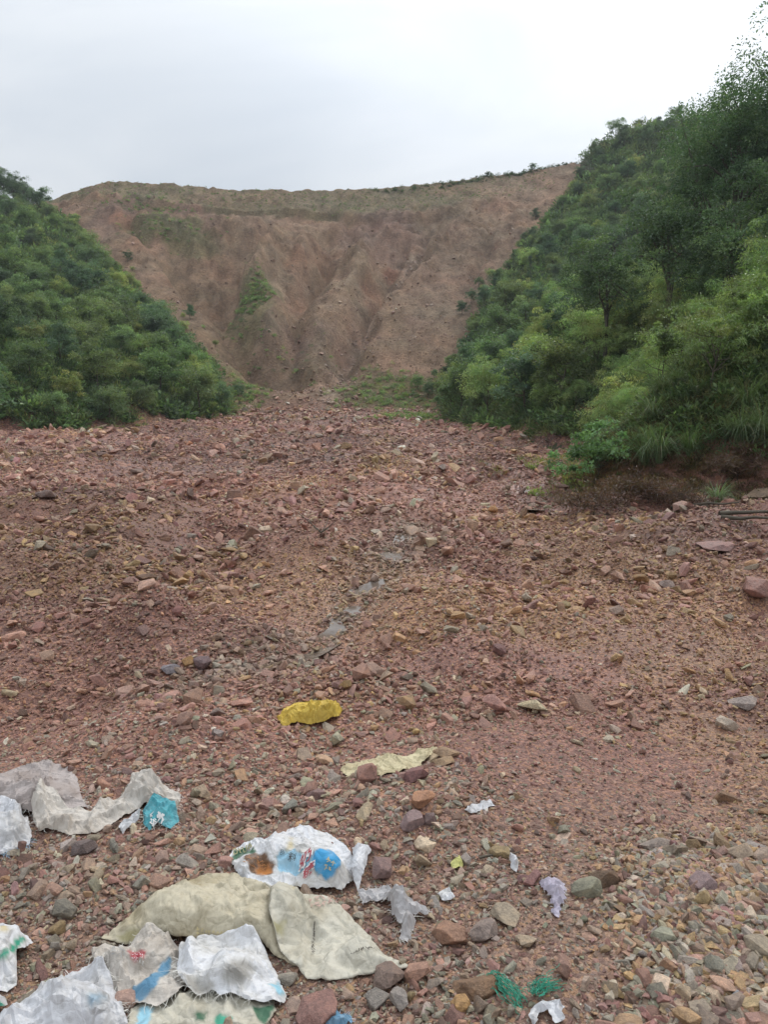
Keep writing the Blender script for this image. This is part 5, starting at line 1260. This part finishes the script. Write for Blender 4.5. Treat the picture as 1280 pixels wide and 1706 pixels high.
# the bank in the foreground right
b0 = at(992, 806); plant('round', b0[0], b0[1], 1.15, 'round bright green bush at the tip of the bank', tint=(.72, .74, .85))
for px, py, sc, lab in ((990, 858, .8, 'dead brown bush at the water runnel'), (1080, 838, .8, 'dry rusty ferns left of the small grass clump'), (1135, 850, .65, 'low dry brush under the small grass clump'), (1040, 835, .7, 'withered ochre brush beside the dead brown bush'), (1230, 800, .95, 'rusty dead brush beside the big brown boulder')):
    q = at(px, py); plant('dry', q[0], q[1], sc, lab, tint=(1, 1, 1) if px != 1040 else (1.3, 1.35, 1))
GRASS_LAST = []
def grass_clump(x, y, sc, lab, i, tint=(1, 1, 1)):
    o = empty('grass_clump', (x, y, float(H(np.array([x]), np.array([y]))[0]) - .03), rnd.uniform(0, 6)); o.scale = (sc,) * 3
    c1 = link('blades', GRASS[i % 3], o); c1.color = (*tint, 1); tag(o, lab, 'grass'); GRASS_LAST.append(o.name)
for i, (px, py, sc, lab, tn) in enumerate(((1195, 842, .62, 'small pale grass clump on the bare bank', (1.35, 1.35, 1.6)), (1100, 770, .95, 'big arching grass clump left on the bank', (1, 1.1, 1)), (1075, 775, .7, 'smaller arching grass clump left of the big one', (1, 1.1, 1)),
        (1235, 740, 1.0, 'big arching grass clump above the boulder', (.95, 1, 1)), (1270, 735, .95, 'arching grass clump cut by the right border', (1, 1, 1)), (1150, 760, .65, 'grass clump between the two big arching ones', (.9, 1.05, .8)), (1030, 770, .6, 'yellowish grass behind the round bush', (1.5, 1.3, .7)))):
    q = at(px, py); grass_clump(q[0], q[1], sc, lab, i, tn)
for i in range(16):                             # grass spilling over the lip of the bank
    while True:
        a, b = rnd.uniform(5.2, 11.5), rnd.uniform(13.5, 21.5); dp = float(hill_depth(np.array([a]), np.array([b]))[0])
        if 1.0 < dp < 2.6 and a / b < .62: break
    v_ = rnd.uniform(.8, 1.3); grass_clump(a, b, rnd.uniform(.5, .85), 'arching grass clump along the lip, near bank', i, (v_, v_ * 1.05, v_ * .9)); MASS.append((bpy.data.objects[GRASS_LAST[-1]], 'arching grass clump along the lip of the near bank', a, b, 1.0)); bpy.data.objects[GRASS_LAST[-1]]['group'] = 'grass clumps along the lip of the near bank'

# undergrowth and grass that nobody could count
ucol = bpy.data.collections.new('undergrowth_shapes')
def tuft(seed, base, narrow):
    r_ = np.random.default_rng(seed); k = 70; u = unit(r_, k); u[:, 2] = np.abs(u[:, 2]); p_ = u * (r_.random(k) ** .5)[:, None] * np.array([.6, .6, .5]); l = r_.uniform(.16, .34, k)
    v, f, q = leaves(p_, u + r_.normal(0, .4, (k, 3)), np.array([0, 0, 1.]) + r_.normal(0, .4, (k, 3)), l, l * (.16 if narrow else .42), np.array(base) * r_.uniform(.6, 1.4, (k, 1)))
    me = mesh_np('tuft', v, f, 'leaf_inst', q); o = bpy.data.objects.new('tuft_shape_%d' % seed, me); ucol.objects.link(o)
tuft(1, (.085, .145, .055), False); tuft(2, (.11, .17, .06), False); tuft(3, (.075, .125, .055), True); tuft(4, (.15, .17, .06), True)
r_ = np.random.default_rng(99)
def tuft_scatter(name, X, Y, S_, tint, idx, label, zf=None):
    k = len(X); scatter(name, np.stack([X, Y, H(X, Y) + (0 if zf is None else zf)], 1), np.stack([r_.normal(0, .2, k), r_.normal(0, .2, k), r_.uniform(0, 6.28, k)], 1), S_[:, None] * np.ones((1, 3)), idx, tint, ucol, label, 'tint')
yy = 12 * (178 / 12) ** r_.random(60000); xx = r_.uniform(-.66, .66, 60000) * yy; dp = hill_depth(xx, yy)
near_bank = inside(xx, yy, RIGHT_POLY) & (yy < 26)
k = (dp > np.where(near_bank, .9, .1) + r_.random(60000) * .6); xx, yy = xx[k], yy[k]; n_ = len(xx); v = r_.uniform(.75, 1.5, (n_, 1))
tuft_scatter('undergrowth', xx, yy, np.minimum(.10 + .021 * yy, .5 + .014 * yy) * r_.uniform(.6, 1.5, n_), np.repeat(v, 3, 1) * r_.uniform(.9, 1.12, (n_, 3)), np.where(yy < 26, r_.integers(1, 4, n_), r_.integers(0, 4, n_)), 'low green undergrowth between the trees on both hillsides')
# sparse grass on the slide
GX_, GY_ = [], []
for p_, q_, rx, ry, num in ((425, 492, 3.0, 5.0, 330), (280, 372, 8, 4, 150), (440, 590, 8, 8, 70), (665, 668, 6, 5, 200), (410, 650, 3, 6, 200), (700, 695, 4, 3, 160), (250, 345, 10, 3, 160), (640, 640, 6, 5, 160)):
    cx, cy = at(p_, q_)[:2]; GX_.append(cx + r_.normal(0, .5, num) * rx); GY_.append(cy + r_.normal(0, .5, num) * ry)
for _ in range(1): GX_.append(r_.uniform(-62, 34, 1500)); GY_.append(r_.uniform(149.5, 159, 1500))
X = np.concatenate(GX_); Y = np.concatenate(GY_); k = hill_depth(X, Y) < 0; X, Y = X[k], Y[k]; n_ = len(X)
tuft_scatter('grass', X, Y, r_.uniform(.3, .9, n_) * np.where(Y > 149, .6, 1), np.ones((n_, 3)) * r_.uniform(.9, 1.6, (n_, 1)) * np.where(Y > 149, 1.1, 1.25)[:, None] * np.array([1.1, 1.05, 1]), r_.integers(1, 4, n_), 'sparse grass and weeds on the bare slide')
pxr = r_.uniform(560, 975, 420) ** 1.0; yr = 157.2 + r_.uniform(0, 2.2, 420); xr = (pxr - 640) / FPX * yr; k = r_.random(420) < sstep(540, 900, pxr) ; xr, yr = xr[k], yr[k]; n_ = len(xr)
tuft_scatter('crest_scrub', xr, yr, r_.uniform(.3, 1.3, n_), np.ones((n_, 3)) * r_.uniform(.4, .8, (n_, 1)), r_.integers(0, 3, n_), 'low dark scrub along the crest')
# rusty dead ferns and litter on the near bank
yy = r_.uniform(13, 22, 9000); xx = r_.uniform(4, 13, 9000); dp = hill_depth(xx, yy); k = (dp > -.25) & (dp < 2.2); xx, yy = xx[k][:2600], yy[k][:2600]; n_ = len(xx); rust = np.where(r_.random((n_, 1)) < .6, np.array([[1.5, .62, .6]]), np.array([[1.5, 1.0, .7]]))
tuft_scatter('dry_litter', xx, yy, r_.uniform(.12, .42, n_), rust * r_.uniform(.35, 1.1, (n_, 1)), r_.integers(2, 4, n_), 'rusty dead ferns and litter on the near bank')
# yellowish weeds where the gravel meets the hills
yy = r_.uniform(18, 78, 9000); xx = r_.uniform(-.6, .6, 9000) * yy; dp = hill_depth(xx, yy); k = (dp > -2.6) & (dp < .6) & (r_.random(9000) < .9 * np.exp(-np.clip(-dp, 0, 9) / .9)); xx, yy = xx[k], yy[k]; n_ = len(xx)
tuft_scatter('weeds', xx, yy, r_.uniform(.15, .6, n_), np.ones((n_, 3)) * r_.uniform(.9, 1.7, (n_, 1)) * np.array([1.35, 1.1, .8]), r_.integers(1, 4, n_), 'low yellowish weeds at the foot of the hills')

# dead twigs on the gravel
def twig(label, px, py, L0, seed, flat=False):
    r_ = np.random.default_rng(seed); q = at(px, py); paths = []
    for i in range(5 if not flat else 2):
        a = r_.uniform(0, 6.28) if not flat else r_.uniform(-.3, .3); l = L0 * r_.uniform(.5, 1.1); d = np.array([math.cos(a), math.sin(a), (.8 if not flat else .05)]); t_ = np.linspace(0, 1, 5)
        P = q[None] + d[None] * l * t_[:, None] + np.cumsum(r_.normal(0, .03 * l, (5, 3)), 0); P[:, 2] = np.maximum(P[:, 2], H(P[:, 0], P[:, 1]) + .01); paths.append((P, .012 * L0 * 2 * (1 - .7 * t_)))
    V, F = tube(paths, 5); tag(link('twig', mesh_np('twig', V, F, 'bark', None, True)), label, 'twig')
twig('small dark dead twig sticking up on the middle gravel', 535, 888, .35, 1); twig('thin dead stem lying across the bank right of the dead bush', 1120, 850, 1.6, 2, True); twig('bare stick lying below the big brown boulder', 1200, 862, 1.4, 3, True)
twig('thin dry stick lying behind the yellow plastic scrap', 800, 1432, .22, 4, True)
ordinals()

# ------------------------------------------------------------------ damp air
hv = np.array([(a, b, c_) for c_ in (-5.5, 92) for a, b in ((-270, -25), (270, -25), (270, 300), (-270, 300))], float)
hz = mesh_np('haze', hv, np.array([[0, 3, 2, 1], [4, 5, 6, 7], [0, 1, 5, 4], [1, 2, 6, 5], [2, 3, 7, 6], [3, 0, 4, 7]]))
m = bpy.data.materials.new('haze'); m.use_nodes = True; t = m.node_tree; t.nodes.clear(); o = t.nodes.new('ShaderNodeOutputMaterial'); v = t.nodes.new('ShaderNodeVolumePrincipled')
v.inputs['Color'].default_value = (.86, .92, 1, 1); v.inputs['Density'].default_value = .00036; v.inputs['Anisotropy'].default_value = .2; t.links.new(v.outputs[0], o.inputs['Volume']); hz.materials.append(m)
tag(link('haze', hz), 'thin damp air over the valley', kind='stuff')
